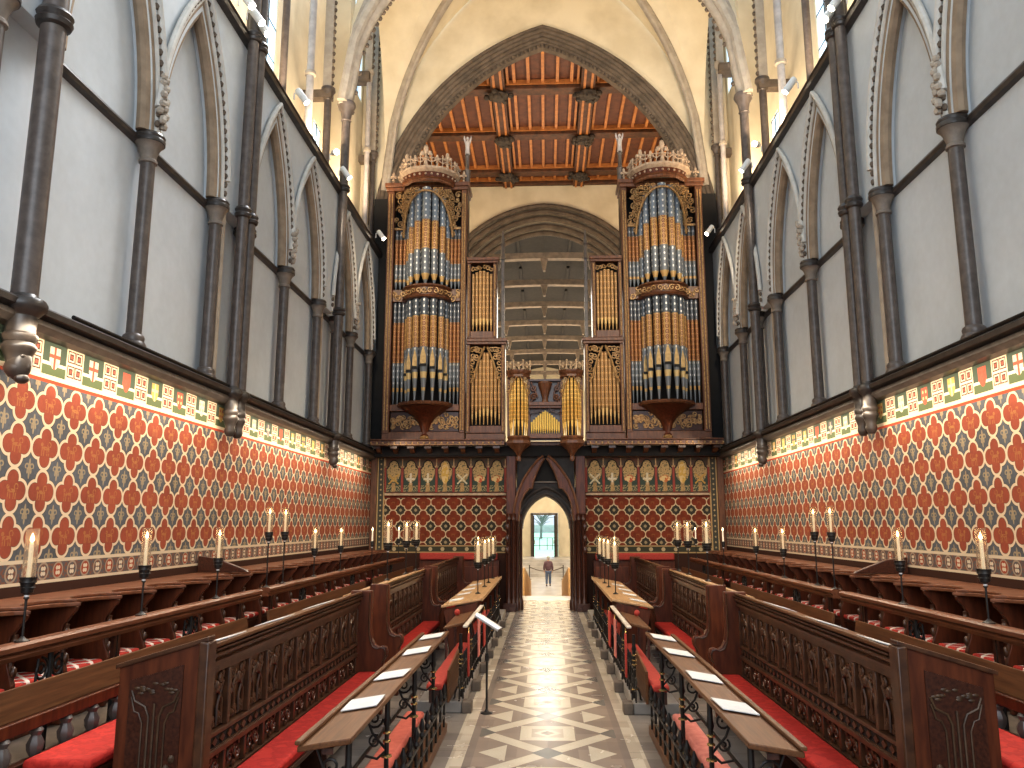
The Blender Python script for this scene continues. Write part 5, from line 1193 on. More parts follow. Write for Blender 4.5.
SEG = [(5.40, 9.93), (10.93, 15.02), (15.75, 20.75)]
def row_panelled(s):
    """Carved desk fronts of the middle row with the red front benches before them."""
    sd = SIDE[s]
    nm = ['nearest', 'middle', 'farthest']
    for q, (y0, y1) in enumerate(SEG):
        t = thing('carved_desk', 'dark oak desk front with carved tracery panels, %s of three on the %s' % (nm[q], sd), 'desk', (s * 2.35, (y0 + y1) / 2, 0.0))
        P = lambda n, mb, m, **k: obj(n, mb, m, t, **k)
        a, b = y0 + 0.10, y1 - 0.08
        P('back_board', MB().box(s * 2.31, s * 2.34, a, b, 0.02, 1.24), 'wood_red')
        mb = MB()
        mb.box(s * 2.27, s * 2.34, a, b, 1.20, 1.26); mb.box(s * 2.25, s * 2.34, a, b, 0.66, 0.70); mb.box(s * 2.25, s * 2.34, a, b, 0.79, 0.82); mb.box(s * 2.26, s * 2.34, a, b, 0.42, 0.48)
        P('rail', mb, 'wood_carved', smooth=False, bevel=0.006)
        P('cornice', MB().prism([(s * 2.27, 1.245), (s * 2.235, 1.26), (s * 2.235, 1.29), (s * 2.255, 1.30), (s * 2.215, 1.325), (s * 2.215, 1.345), (s * 2.235, 1.352), (s * 2.20, 1.37), (s * 2.20, 1.38), (s * 2.36, 1.335), (s * 2.36, 1.245)], 'y', a, b), 'wood_carved', smooth=False)
        P('desk_top', sloped_top(MB(), s, 2.22, 1.415, 2.75, 1.26, a, b, 0.028), 'wood_desk' if q != 1 else 'wood_light', bevel=0.006)
        n = 11 if q == 0 else 10 if q == 1 else 13
        w = (b - a) / n
        dt = MB()
        for i in range(n * 3):
            yy = a + (i + 0.5) * w / 3; dt.prism([(yy - 0.042, 0.745), (yy, 0.715), (yy + 0.042, 0.745), (yy, 0.775)], 'x', s * 2.262, s * 2.30)
        P('pierced_band', MB().box(s * 2.275, s * 2.309, a, b, 0.70, 0.79), 'black', smooth=False)
        dt.box(s * 2.266, s * 2.30, a, b, 0.700, 0.708)
        P('band_pattern', dt, 'wood_carved', smooth=False)
        for i in range(n + 1):
            yy = a + i * w
            P('stile', MB().box(s * 2.255, s * 2.32, max(a, yy - 0.025), min(b, yy + 0.025), 0.82, 1.20), 'wood_carved', bevel=0.006)
            P('lower_stile', MB().box(s * 2.265, s * 2.32, max(a, yy - 0.022), min(b, yy + 0.022), 0.48, 0.66), 'wood_carved', bevel=0.005)
        # one carved panel of each kind, then copies along the front
        c0 = a + w / 2
        mb = MB(); x = s * 2.285; h = w / 2 - 0.03
        mb.box(s * 2.296, s * 2.309, c0 - h, c0 + h, 0.83, 1.195)
        for e in (-1, 1):
            mb.tube([(x, c0 + e * h * 0.75, 0.84), (x, c0 + e * h * 0.72, 1.0), (x, c0 + e * h * 0.35, 1.07), (x, c0 + e * h * 0.05, 1.13)], 0.011, 6)
            mb.tube([(x, c0 + e * h * 0.30, 0.84), (x, c0 + e * h * 0.28, 0.97), (x, c0 + e * h * 0.6, 1.06), (x, c0 + e * h * 0.85, 1.12)], 0.010, 6)
            mb.spiral((x, c0 + e * h * 0.55, 1.145), 0.042, 1.3, 0.010, 'x', e, 0, 12)
            mb.ball((x, c0 + e * h * 0.5, 0.87), 0.02, 0.03, 0.025, 6, 4)
        rnd = random.Random(q)
        for i in range(9): mb.ball((x - s * 0.004, c0 + rnd.uniform(-h, h) * 0.8, rnd.uniform(1.05, 1.18)), 0.016, 0.026, 0.026, 6, 4)
        for i in range(5): mb.ball((x, c0 + rnd.uniform(-h, h) * 0.7, rnd.uniform(0.85, 0.92)), 0.014, 0.024, 0.024, 6, 4)
        mb.ball((x - s * 0.01, c0, 1.10), 0.02, 0.035, 0.045, 8, 5)
        pan = P('carved_panel', mb, 'wood_carved', origin=(s * 2.30, c0, 1.0))
        mb = MB(); mb.box(s * 2.298, s * 2.309, c0 - h, c0 + h, 0.485, 0.655)
        mb.spiral((x, c0 - h * 0.4, 0.57), 0.055, 1.3, 0.010, 'x', 1, 0, 12); mb.spiral((x, c0 + h * 0.4, 0.57), 0.055, 1.3, 0.010, 'x', -1, 0, 12)
        for i in range(5): mb.ball((x, c0 + rnd.uniform(-h, h) * 0.7, rnd.uniform(0.5, 0.64)), 0.014, 0.026, 0.026, 6, 4)
        low = P('lower_panel', mb, 'wood_carved', origin=(s * 2.30, c0, 0.57))
        for i in range(1, n):
            for src in (pan, low):
                o = src.copy(); COL.objects.link(o); o.parent = t; o.location = src.location + Vector((0, w * i, 0))
        # ends
        if q == 0:
            P('end_panel', MB().prism([(s * 2.225, 0.32), (s * 2.80, 0.32), (s * 2.80, 1.285), (s * 2.225, 1.455)], 'y', y0 - 0.02, y0 + 0.05), 'wood_red', smooth=False, bevel=0.008)
            P('end_capping', MB().prism([(s * 2.21, 1.45), (s * 2.82, 1.27), (s * 2.82, 1.30), (s * 2.21, 1.48)], 'y', y0 - 0.04, y0 + 0.07), 'wood_carved', smooth=False, bevel=0.006)
            P('end_post', MB().box(s * 2.20, s * 2.27, y0 - 0.05, y0 + 0.08, 0.0, 1.445), 'wood_carved', bevel=0.012)
            mb = MB(); yy = y0 - 0.03
            mb.prism([(s * 2.37, 0.36), (s * 2.72, 0.36), (s * 2.72, 1.20), (s * 2.37, 1.30)], 'y', yy, yy + 0.006)
            P('end_field', mb, 'wood_dark', smooth=False)
            mb = MB(); yy = y0 - 0.036
            for e in (-1, 1):
                for dd, rr in ((0.0, 0.008), (0.04, 0.006)):
                    cx = 2.545
                    mb.tube([(s * (cx + e * (0.035 + dd)), yy, 0.40), (s * (cx + e * (0.035 + dd)), yy, 0.98 - dd), (s * (cx + e * (0.06 + dd)), yy, 1.04 - dd), (s * (cx + e * 0.13), yy, 1.075 - dd * 1.6), (s * (cx + e * 0.155), yy, 1.14 - dd)], rr, 6)
            for i in range(16): mb.ball((s * (2.545 + rnd.uniform(-0.13, 0.13)), yy, rnd.uniform(1.10, 1.19)), 0.022, 0.008, 0.010, 6, 4)
            for i in range(10): mb.ball((s * (2.545 + rnd.choice((-1, 1)) * rnd.uniform(0.09, 0.14)), yy, rnd.uniform(0.45, 0.75)), 0.022, 0.012, 0.022, 6, 4)
            mb.tube([(s * 2.545, yy, 0.4), (s * 2.545, yy, 1.06)], 0.008, 6)
            P('end_carving', mb, 'wood_dull')
        ends = [y1 - 0.07] if q == 0 else [y0, y1 - 0.07]
        for ye in ends:
            prof = [(2.36, 0.0), (2.36, 1.42), (2.10, 1.42), (2.10, 0.98), (2.085, 0.86), (2.05, 0.79), (1.995, 0.765), (1.955, 0.78), (1.915, 0.77), (1.895, 0.72), (1.905, 0.66), (1.94, 0.61), (1.95, 0.5), (1.95, 0.0)]
            P('bench_end', MB().prism([(s * u, z) for u, z in prof], 'y', ye, ye + 0.09), 'wood_red', smooth=False, bevel=0.012)
            mb = MB().tube([(s * (u + 0.025), ye - 0.004, z - 0.02) for u, z in prof[2:12]], 0.011, 6).tube([(s * (u + 0.025), ye + 0.094, z - 0.02) for u, z in prof[2:12]], 0.011, 6)
            P('end_roll', mb, 'wood_carved')
        # the bench itself
        s0, s1 = y0 + 0.1, y1 - 0.09
        P('seat_board', MB().box(s * 1.93, s * 2.25, s0, s1, 0.36, 0.405), 'wood_dark', bevel=0.008)
        for i in range(4 if q else 5):
            yy = s0 + 0.15 + i * (s1 - s0 - 0.3) / (3 if q else 4)
            P('seat_support', MB().box(s * 2.0, s * 2.24, yy - 0.03, yy + 0.03, 0.001, 0.355), 'wood_dark', bevel=0.006)
        solid('bench_cushion', MB().box(s * 1.925, s * 2.235, s0 + 0.01, s1 - 0.01, 0.41, 0.495), 'damask', 'long red damask seat cushion before the %s carved desk on the %s' % (nm[q], sd), 'cushion', 'long red bench cushions', bevel=0.025, origin=(s * 2.08, (s0 + s1) / 2, 0.41))
    sl = math.atan2(0.155, 0.53)
    for k, y in enumerate((6.1, 7.3, 8.7)): paper(s, 2.42, y, 1.415 - 0.2 * 0.155 / 0.53 + 0.006, sl, 'white sheet on the nearest carved desk on the %s, %s from the camera' % (sd, ORD[k]), 'sheets on the %s carved desk' % sd)

def row_plank(s):
    sd = SIDE[s]; nm = ['nearest', 'middle', 'farthest']
    for q, (y0, y1) in enumerate(((2.6, 9.2), (9.9, 15.2), (15.9, 20.6))):
        t = thing('plank_bench', 'middle-row bench with plain plank back and open balusters, %s of three on the %s' % (nm[q], sd), 'bench', (s * 3.2, (y0 + y1) / 2, 0.30))
        P = lambda n, mb, m, **k: obj(n, mb, m, t, **k)
        P('back_plank', MB().prism([(s * 3.34, 0.985), (s * 3.37, 0.985), (s * 3.40, 1.175), (s * 3.37, 1.18)], 'y', y0, y1), 'wood_desk', smooth=False, bevel=0.006)
        P('lower_rail', MB().box(s * 3.31, s * 3.37, y0, y1, 0.90, 0.984), 'wood_red', bevel=0.008)
        P('bottom_rail', MB().box(s * 3.31, s * 3.37, y0, y1, 0.66, 0.72), 'wood_dark', bevel=0.006)
        n = int((y1 - y0) / 0.32)
        for i in range(n):
            y = y0 + 0.16 + i * (y1 - y0 - 0.3) / (n - 1)
            P('baluster', MB().lathe([(0.03, 0.72), (0.05, 0.76), (0.055, 0.80), (0.03, 0.85), (0.045, 0.88), (0.03, 0.90)], (s * 3.34, y, 0), 8), 'marble')
        P('seat_board', MB().box(s * 2.86, s * 3.30, y0, y1, 0.64, 0.675), 'wood_dark', bevel=0.006)
        for i in range(4):
            y = y0 + 0.2 + i * (y1 - y0 - 0.4) / 3; P('seat_support', MB().box(s * 2.92, s * 3.28, y - 0.03, y + 0.03, 0.301, 0.635), 'wood_dark', bevel=0.006)
        solid('seat_cushion', MB().box(s * 2.85, s * 3.29, y0 + 0.03 if q else 5.2, y1 - 0.05, 0.68, 0.755), 'damask', 'plain red seat cushion on the %s middle-row bench on the %s' % (nm[q], sd), 'cushion', 'red cushions of the middle row', bevel=0.03, origin=(s * 3.07, (y0 + y1) / 2, 0.68))

def row_rail(s):
    sd = SIDE[s]
    for q, (y0, y1, st) in enumerate(((3.2, 10.15, (4.2, 5.95, 6.85, 8.3, 9.6)), (10.42, 20.4, (10.7, 12.1, 13.6, 15.2, 17.0, 19.0)))):
        t = thing('reading_rail', '%s length of moulded oak reading rail on iron standards before the %s wall stalls' % (('nearer', 'farther')[q], sd), 'rail', (s * 3.62, (y0 + y1) / 2, 0.50))
        P = lambda n, mb, m, **k: obj(n, mb, m, t, **k)
        P('rail', MB().prism([(s * 3.56, 1.30), (s * 3.55, 1.33), (s * 3.57, 1.345), (s * 3.54, 1.365), (s * 3.54, 1.395), (s * 3.57, 1.41), (s * 3.70, 1.40), (s * 3.70, 1.30)], 'y', y0, y1), 'wood_cap', smooth=False)
        P('book_board', MB().prism([(s * 3.701, 1.35), (s * 3.701, 1.395), (s * 3.92, 1.33), (s * 3.92, 1.30)], 'y', y0, y1), 'wood_desk', smooth=False)
        for i, y in enumerate(st):
            p = P('standard', MB().lathe([(0.05, 0.501), (0.05, 0.53), (0.022, 0.56), (0.02, 0.8), (0.032, 0.84), (0.02, 0.88), (0.02, 1.29)], (s * 3.62, y, 0), 8), 'iron')
            if i % 2 == 1:
                mb = MB()
                for e in (-1, 1):
                    mb.spiral((s * 3.62, y + e * 0.10, 1.18), 0.085, 1.7, 0.010, 'x', e, PI / 2, 22); mb.spiral((s * 3.62, y + e * 0.09, 1.02), 0.06, 1.5, 0.009, 'x', -e, PI / 2, 18)
                    mb.tube([(s * 3.62, y, 0.92), (s * 3.62, y + e * 0.05, 0.98), (s * 3.62, y + e * 0.16, 1.06), (s * 3.62, y + e * 0.14, 1.26)], 0.010, 6)
                obj('scroll', mb, 'iron', p)
            else: obj('brace', MB().box(s * 3.605, s * 3.635, y - 0.05, y + 0.05, 1.0, 1.295), 'wood_dark', p)

def stalls(s):
    sd = SIDE[s]; pitch = 0.70; y0 = 5.02; n = 23
    k_gap = None
    proto = thing('choir_stall', '', 'stall', (s * 4.5, y0, 0.50), 'wall stalls on the ' + sd)
    obj('back_panel', MB().box(s * 4.73, s * 4.785, y0 + 0.06, y0 + 0.69, 0.505, 1.48), 'wood_red', proto, bevel=0.006)
    prof = [(4.72, 0.505), (4.20, 0.505), (4.20, 0.95), (4.22, 1.02), (4.25, 1.10), (4.265, 1.2), (4.25, 1.32), (4.20, 1.40), (4.15, 1.45), (4.14, 1.49), (4.72, 1.49)]
    d = obj('divider', MB().prism([(s * u, z) for u, z in prof], 'y', y0, y0 + 0.055), 'wood_red', proto, smooth=False, bevel=0.008)
    obj('elbow_trim', MB().ball((s * 4.225, y0 + 0.0275, 1.16), 0.035, 0.032, 0.035, 8, 6).ball((s * 4.215, y0 + 0.0275, 1.05), 0.03, 0.028, 0.05, 8, 6).ball((s * 4.225, y0 + 0.0275, 1.28), 0.028, 0.028, 0.04, 8, 6).tube([(s * 4.22, y0 + 0.0275, 1.0), (s * 4.24, y0 + 0.0275, 1.1), (s * 4.245, y0 + 0.0275, 1.2), (s * 4.22, y0 + 0.0275, 1.34)], 0.02, 6), 'wood_carved', d)
    obj('seat', MB().box(s * 4.24, s * 4.725, y0 + 0.06, y0 + 0.695, 0.845, 0.885), 'wood_dark', proto, bevel=0.008)
    obj('front_board', MB().box(s * 4.27, s * 4.30, y0 + 0.06, y0 + 0.695, 0.505, 0.84), 'wood_red', proto)
    cap = []
    for i in range(13):
        f = i / 12; u = 4.10 + 0.22 * math.sin(f * PI) ** 0.6
        cap.append((s * u, y0 + 0.003 + 0.694 * f))
    for nm, z0, z1, g in (('capping', 1.495, 1.53, 0.0), ('capping_lip', 1.532, 1.56, 0.03)):
        poly = [(x + s * g, y) for x, y in cap] + [(s * 4.785, y0 + 0.697), (s * 4.785, y0 + 0.003)]
        obj(nm, MB().prism(poly, 'z', z0, z1), 'wood_cap', proto, smooth=False, bevel=0.008)
    cush = solid('stall_cushion', MB().box(s * 4.225, s * 4.70, y0 + 0.075, y0 + 0.68, 0.89, 0.945), 'diamond', '', 'cushion', 'chequered stall cushions on the ' + sd, bevel=0.02, origin=(s * 4.46, y0 + 0.37, 0.89))
    for i in range(n):
        lab = 'oak choir stall against the %s wall, %s from the camera' % (sd, ORD[i]); lc = 'red and white diamond cushion in the %s-wall stall %s from the camera' % (sd, ORD[i])
        if i == 0: proto['label'] = lab; cush['label'] = lc
        else:
            dup(proto, (s * 4.5, y0 + pitch * i, 0.50), lab)
            c = cush.copy(); COL.objects.link(c); c.location = cush.location + Vector((0, pitch * i, 0)); c['label'] = lc
    solid('stall_partition', MB().prism([(s * 4.78, 1.565), (s * 4.78, 1.78), (s * 4.5, 1.74), (s * 4.12, 1.60), (s * 4.08, 1.565)], 'y', 11.05, 11.13), 'wood_dark', 'raised sloping partition among the %s wall stalls by the tall lamps' % sd, 'partition', smooth=False, bevel=0.008, origin=(s * 4.4, 11.09, 1.565))

def lamp_proto(name, stem, gh, gr, cr, glass=True):
    """Candle lamp, base at the origin."""
    t = thing(name, 'lamp', 'candle lamp', (0, 0, 0))
    obj('base', MB().lathe([(0.05, 0.0), (0.05, 0.008), (0.022, 0.02), (0.012, 0.035)], n=12), 'iron', t)
    obj('stem', MB().lathe([(0.009, 0.03), (0.009, stem - 0.03), (0.02, stem - 0.02), (0.012, stem)], n=8), 'iron', t)
    z = stem
    obj('finial', MB().ball((0, 0, z - 0.005), 0.017, 0.017, 0.017, 10, 6), 'white_metal', t)
    R = gr + 0.014
    obj('cup', MB().lathe([(0.012, z), (R * 0.7, z + 0.02), (R * 0.75, z + 0.05), (R * 0.9, z + 0.052), (R * 0.8, z + 0.06), (R * 0.85, z + 0.085), (R * 1.0, z + 0.088), (R * 0.92, z + 0.1), (R, z + 0.125), (R * 0.9, z + 0.125), (0.02, z + 0.115)], n=16), 'iron', t)
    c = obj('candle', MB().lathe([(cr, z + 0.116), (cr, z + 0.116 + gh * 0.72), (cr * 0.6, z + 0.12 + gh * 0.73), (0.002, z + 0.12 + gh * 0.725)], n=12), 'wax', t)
    zf = z + 0.122 + gh * 0.73
    obj('flame', MB().lathe([(0.0005, zf), (0.014, zf + 0.014), (0.011, zf + 0.034), (0.0005, zf + 0.065)], n=8), 'flame', c)
    if glass:
        obj('glass_chimney', MB().lathe([(gr, z + 0.127), (gr * 1.02, z + 0.127 + gh * 0.5), (gr, z + 0.127 + gh)], n=20), 'glass', t)
    return t

def lamps():
    std = [lamp_proto('candle_lamp', 0.31, 0.33, 0.043, 0.015)]
    tall = [lamp_proto('tall_candle_lamp', 0.58, 0.33, 0.043, 0.015)]
    mid = [lamp_proto('desk_candle_lamp', 0.42, 0.34, 0.062, 0.022)]
    big = [lamp_proto('pale_desk_lamp', 0.42, 0.42, 0.07, 0.032)]
    bare = [lamp_proto('bare_candle', 0.34, 0.30, 0.03, 0.016, False)]
    used = {}
    def put(pr, loc, label, group):
        r = pr[0]
        if r.name not in used:
            used[r.name] = 1; r.location = loc; r['label'] = label; r['group'] = group
        else: dup(r, loc, label, group)
    for s in (-1, 1):
        sd = SIDE[s]
        ys = (5.6, 7.25, 8.9) if s < 0 else (6.95, 8.55)
        for k, y in enumerate(ys): put(std, (s * 3.62, y, 1.407), 'lit glass candle lamp on the nearer %s reading rail, %s from the camera' % (sd, ORD[k]), 'candle lamps on the reading rails')
        for k, y in enumerate((12.64, 14.26)): put(std, (s * 3.62, y, 1.407), 'lit glass candle lamp on the farther %s reading rail, %s beyond the tall pair' % (sd, ('first', 'second')[k]), 'candle lamps on the reading rails')
        for k, y in enumerate((10.5, 11.15)): put(tall, (s * 3.62, y, 1.405), 'tall-stemmed lit candle lamp on the %s rail, %s of the pair' % (sd, ('nearer', 'farther')[k]), 'tall candle lamps')
        for k, y in enumerate((16.85, 19.9)): put(bare, (s * 3.62, y, 1.405), 'unglazed lit candle on the far %s reading rail, %s of two' % (sd, ('nearer', 'farther')[k]), 'unglazed candles')
        for k, y in enumerate((12.1, 13.7, 14.75)): put(mid, (s * 2.36, y, 1.392), 'lit glass candle lamp on the middle carved desk on the %s, %s of three' % (sd, ('nearest', 'middle', 'farthest')[k]), 'lamps on the carved desks')
        for k, y in enumerate((14.62, 16.2, 17.3, 18.7)): put(big, (s * 1.22, y, 1.001), 'large white candle in glass on the wide pale %s desk, %s from the camera' % (sd, ORD[k]), 'lamps on the pale desks')
        put(bare, (s * 1.75, 20.985, 1.155), 'unglazed lit candle beside the screen doorway on the %s' % sd, 'unglazed candles')

def fixtures():
    for s in (-1, 1):
        sd = SIDE[s]
        for k, (y0, y1) in enumerate(((7.5, 11.55), (12.15, 17.1), (17.7, 21.4))):
            solid('lighting_track', MB().tube([(s * 4.66, y0, 4.225), (s * 4.66, y1, 4.225)], 0.022, 8), 'iron', 'thin black lighting track on the %s string course, %s of three lengths' % (sd, ('nearest', 'middle', 'farthest')[k]), 'lighting track', 'lighting tracks', origin=(s * 4.66, (y0 + y1) / 2, 4.2))
        spots = [(10.85, 0), (11.2, 0), (11.55, 0), (13.6, 0), (16.1, 1), (16.9, 0), (20.9, 0)]
        for k, (y, lit) in enumerate(spots):
            b = Vector((s * 4.64, y, 10.02))
            t = thing('spotlight', '%s cylindrical spotlight on the upper %s ledge, %s from the camera' % ('dazzling' if lit else 'white', sd, ORD[k]), 'spotlight', tuple(b), 'spotlights on the upper ledges')
            d = Vector((-s * 0.55, 0.10 if k % 2 else -0.15, -0.75)).normalized() if not lit else Vector((-s * 0.5, -0.85, -0.35)).normalized()
            c0 = b + Vector((-s * 0.08, 0, 0.16)); c1 = c0 + d * 0.26
            obj('bracket', MB().tube([b, b + Vector((0, 0, 0.12)), c0], 0.014, 6), 'white_metal', t)
            obj('body', MB().tube([c0 - d * 0.04, c0, c1], [0.055, 0.065, 0.065], 14), 'white_metal', t)
            obj('lens', MB().tube([c1, c1 + d * 0.012], [0.055, 0.055], 14), 'spot_lens', t)
    # music stand in the aisle
    x, y = -0.72, 10.0
    t = thing('music_stand', 'slim black music stand with a silver lip standing in the aisle', 'music stand', (x, y, 0))
    obj('foot', MB().lathe([(0.07, 0.0), (0.07, 0.01), (0.03, 0.02), (0.014, 0.05)], (x, y, 0), 16), 'iron', t)
    obj('pole', MB().lathe([(0.013, 0.04), (0.013, 0.62), (0.02, 0.63), (0.02, 0.68), (0.010, 0.69), (0.010, 1.02)], (x, y, 0), 10), 'iron', t)
    obj('collar', MB().lathe([(0.024, 0.60), (0.024, 0.66)], (x, y, 0), 10), 'iron', t)
    a, b = Vector((x - 0.14, y, 1.13)), Vector((x + 0.14, y, 0.96))
    obj('book_lip', MB().tube([a, b], 0.03, 12), 'silver', t)
    n = (b - a).normalized(); u = Vector((0.10, 0.97, -0.05)).normalized()
    mb = MB().add([a + u * 0.04, b + u * 0.04, b + u * 0.28, a + u * 0.28, a + u * 0.04 + Vector((0, 0, .006)), b + u * 0.04 + Vector((0, 0, .006)), b + u * 0.28 + Vector((0, 0, .006)), a + u * 0.28 + Vector((0, 0, .006))], [(0, 3, 2, 1), (4, 5, 6, 7), (0, 1, 5, 4), (1, 2, 6, 5), (2, 3, 7, 6), (3, 0, 4, 7)])
    obj('desk_plate', mb, 'silver', t, smooth=False)

def skin_body(name, joints, bones, m, parent=None, sub=2):
    me = bpy.data.meshes.new(name)
    me.from_pydata([j[0] for j in joints], bones, [])
    o = bpy.data.objects.new(name, me); link(o, parent)
    md = o.modifiers.new('skin', 'SKIN'); md.use_smooth_shade = True
    sv = me.skin_vertices[0].data if me.skin_vertices else None
    if sv is None:
        me.update(); bm = bmesh.new(); bm.from_mesh(me); bm.verts.layers.skin.verify(); bm.to_mesh(me); bm.free(); sv = me.skin_vertices[0].data
    for i, j in enumerate(joints):
        r = j[1]; sv[i].radius = (r, r) if not isinstance(r, tuple) else r
    sv[0].use_root = True
    ss = o.modifiers.new('sub', 'SUBSURF'); ss.levels = sub; ss.render_levels = sub
    me.materials.append(M_[m])
    return o

def person():
    loc = (0.12, 50.0, -1.45)
    t = thing('person', 'grey-haired person in a dark plum jacket and jeans walking away through the nave', 'person', loc)
    J = [((0, 0, 0.92), (0.15, 0.11)), ((0, 0.0, 1.12), (0.14, 0.10)), ((0, -0.01, 1.36), (0.17, 0.11)), ((0, 0.01, 1.48), 0.06), ((0, 0.02, 1.55), 0.055), ((0, 0.03, 1.63), (0.078, 0.095)), ((0, 0.03, 1.71), (0.07, 0.085))]
    Bn = [(0, 1), (1, 2), (2, 3), (3, 4), (4, 5), (5, 6)]
    def chain(start, pts):
        p = start
        for q, r in pts: J.append((q, r)); Bn.append((p, len(J) - 1)); p = len(J) - 1
        return p
    for s in (-1, 1):
        chain(0, [((s * 0.09, 0.0, 0.86), 0.095), ((s * 0.10, 0.05 * s, 0.49), 0.062), ((s * 0.10, 0.02 - 0.06 * s * -1, 0.09), 0.04), ((s * 0.105, 0.12 + 0.04 * s, 0.03), 0.035)])
        e = chain(2, [((s * 0.17, 0, 1.41), 0.06), ((s * 0.23, -0.02, 1.13), 0.045), ((s * 0.24, 0.06, 0.89), 0.03), ((s * 0.24, 0.08, 0.82), 0.03)])
        for k in range(4): chain(e, [((s * 0.235, 0.055 + 0.018 * k, 0.77), 0.0095), ((s * 0.228, 0.06 + 0.018 * k, 0.735 + 0.006 * abs(k - 1)), 0.009)])
        chain(e, [((s * 0.215, 0.11, 0.80), 0.010), ((s * 0.205, 0.125, 0.77), 0.009)])
    skin_body('body', J, Bn, 'skin_tone', t)
    mb = MB()
    mb.ball((0, 0.115, 1.665), 0.014, 0.02, 0.025)
    obj('nose', mb, 'skin_tone', t, world=False)
    for s in (-1, 1): obj('ear', MB().ball((s * 0.08, 0.03, 1.66), 0.012, 0.022, 0.034), 'skin_tone', t, world=False); obj('eye', MB().ball((s * 0.03, 0.112, 1.68), 0.012, 0.008, 0.008), 'white_metal', t, world=False)
    obj('mouth', MB().ball((0, 0.112, 1.615), 0.024, 0.008, 0.008), 'red_cloth', t, world=False)
    obj('hair', MB().ball((0, 0.005, 1.705), 0.092, 0.105, 0.085, 14, 10).ball((0, -0.03, 1.65), 0.08, 0.075, 0.08, 12, 8), 'grey_hair', t, world=False)
    # jacket and trousers follow the same bones, a little larger
    JJ = [((0, 0, 0.86), (0.20, 0.15)), ((0, 0, 1.12), (0.19, 0.14)), ((0, -0.01, 1.36), (0.21, 0.14)), ((0, 0.01, 1.49), (0.09, 0.085))]
    BB = [(0, 1), (1, 2), (2, 3)]
    for s in (-1, 1):
        b = len(JJ)
        JJ += [((s * 0.19, 0, 1.40), 0.085), ((s * 0.25, -0.02, 1.13), 0.075), ((s * 0.25, 0.05, 0.92), 0.06)]; BB += [(2, b), (b, b + 1), (b + 1, b + 2)]
    skin_body('jacket', JJ, BB, 'plum_jacket', t)
    JT = [((0, 0, 0.93), (0.17, 0.13))]; BT = []
    for s in (-1, 1):
        b = len(JT)
        JT += [((s * 0.095, 0.0, 0.84), 0.11), ((s * 0.10, 0.05 * s, 0.49), 0.085), ((s * 0.10, 0.02 + 0.06 * s, 0.10), 0.07)]; BT += [(0, b), (b, b + 1), (b + 1, b + 2)]
    skin_body('trousers', JT, BT, 'blue_jeans', t)
    for s in (-1, 1): obj('shoe', MB().ball((s * 0.105, 0.08 + 0.05 * s, 0.045), 0.05, 0.135, 0.045, 10, 6), 'black', t, world=False)
    # rope barrier across the nave
    t = thing('rope_barrier', 'low rope barrier on two posts before the west door steps', 'barrier', (0, 56, -1.45))
    for s in (-1, 1): obj('post', MB().lathe([(0.14, -1.45), (0.14, -1.42), (0.03, -1.40), (0.03, -0.55), (0.05, -0.5)], (s * 1.15, 56, 0), 10), 'iron', t)
    pts = [(1.15 * q / 8, 56, -0.62 - 0.28 * (1 - (q / 8) ** 2)) for q in range(-8, 9)]
    obj('rope', MB().tube(pts, 0.03, 6), 'step_stone', t)

# ================================================================== LIGHT AND CAMERA
def area(name, loc, rot, sx, sy, power, col, spread=180):
    l = bpy.data.lights.new(name, 'AREA'); l.shape = 'RECTANGLE'; l.size = sx; l.size_y = sy; l.energy = power; l.color = col; l.spread = math.radians(spread)
    o = bpy.data.objects.new(name, l); link(o); o.location = loc; o.rotation_euler = [math.radians(a) for a in rot]; return o
def spot(name, loc, target, power, col, ang=60, blend=0.6, r=0.15):
    l = bpy.data.lights.new(name, 'SPOT'); l.energy = power; l.color = col; l.spot_size = math.radians(ang); l.spot_blend = blend; l.shadow_soft_size = r
    o = bpy.data.objects.new(name, l); link(o); o.location = loc
    d = Vector(target) - Vector(loc); o.rotation_euler = d.to_track_quat('-Z', 'Y').to_euler(); return o

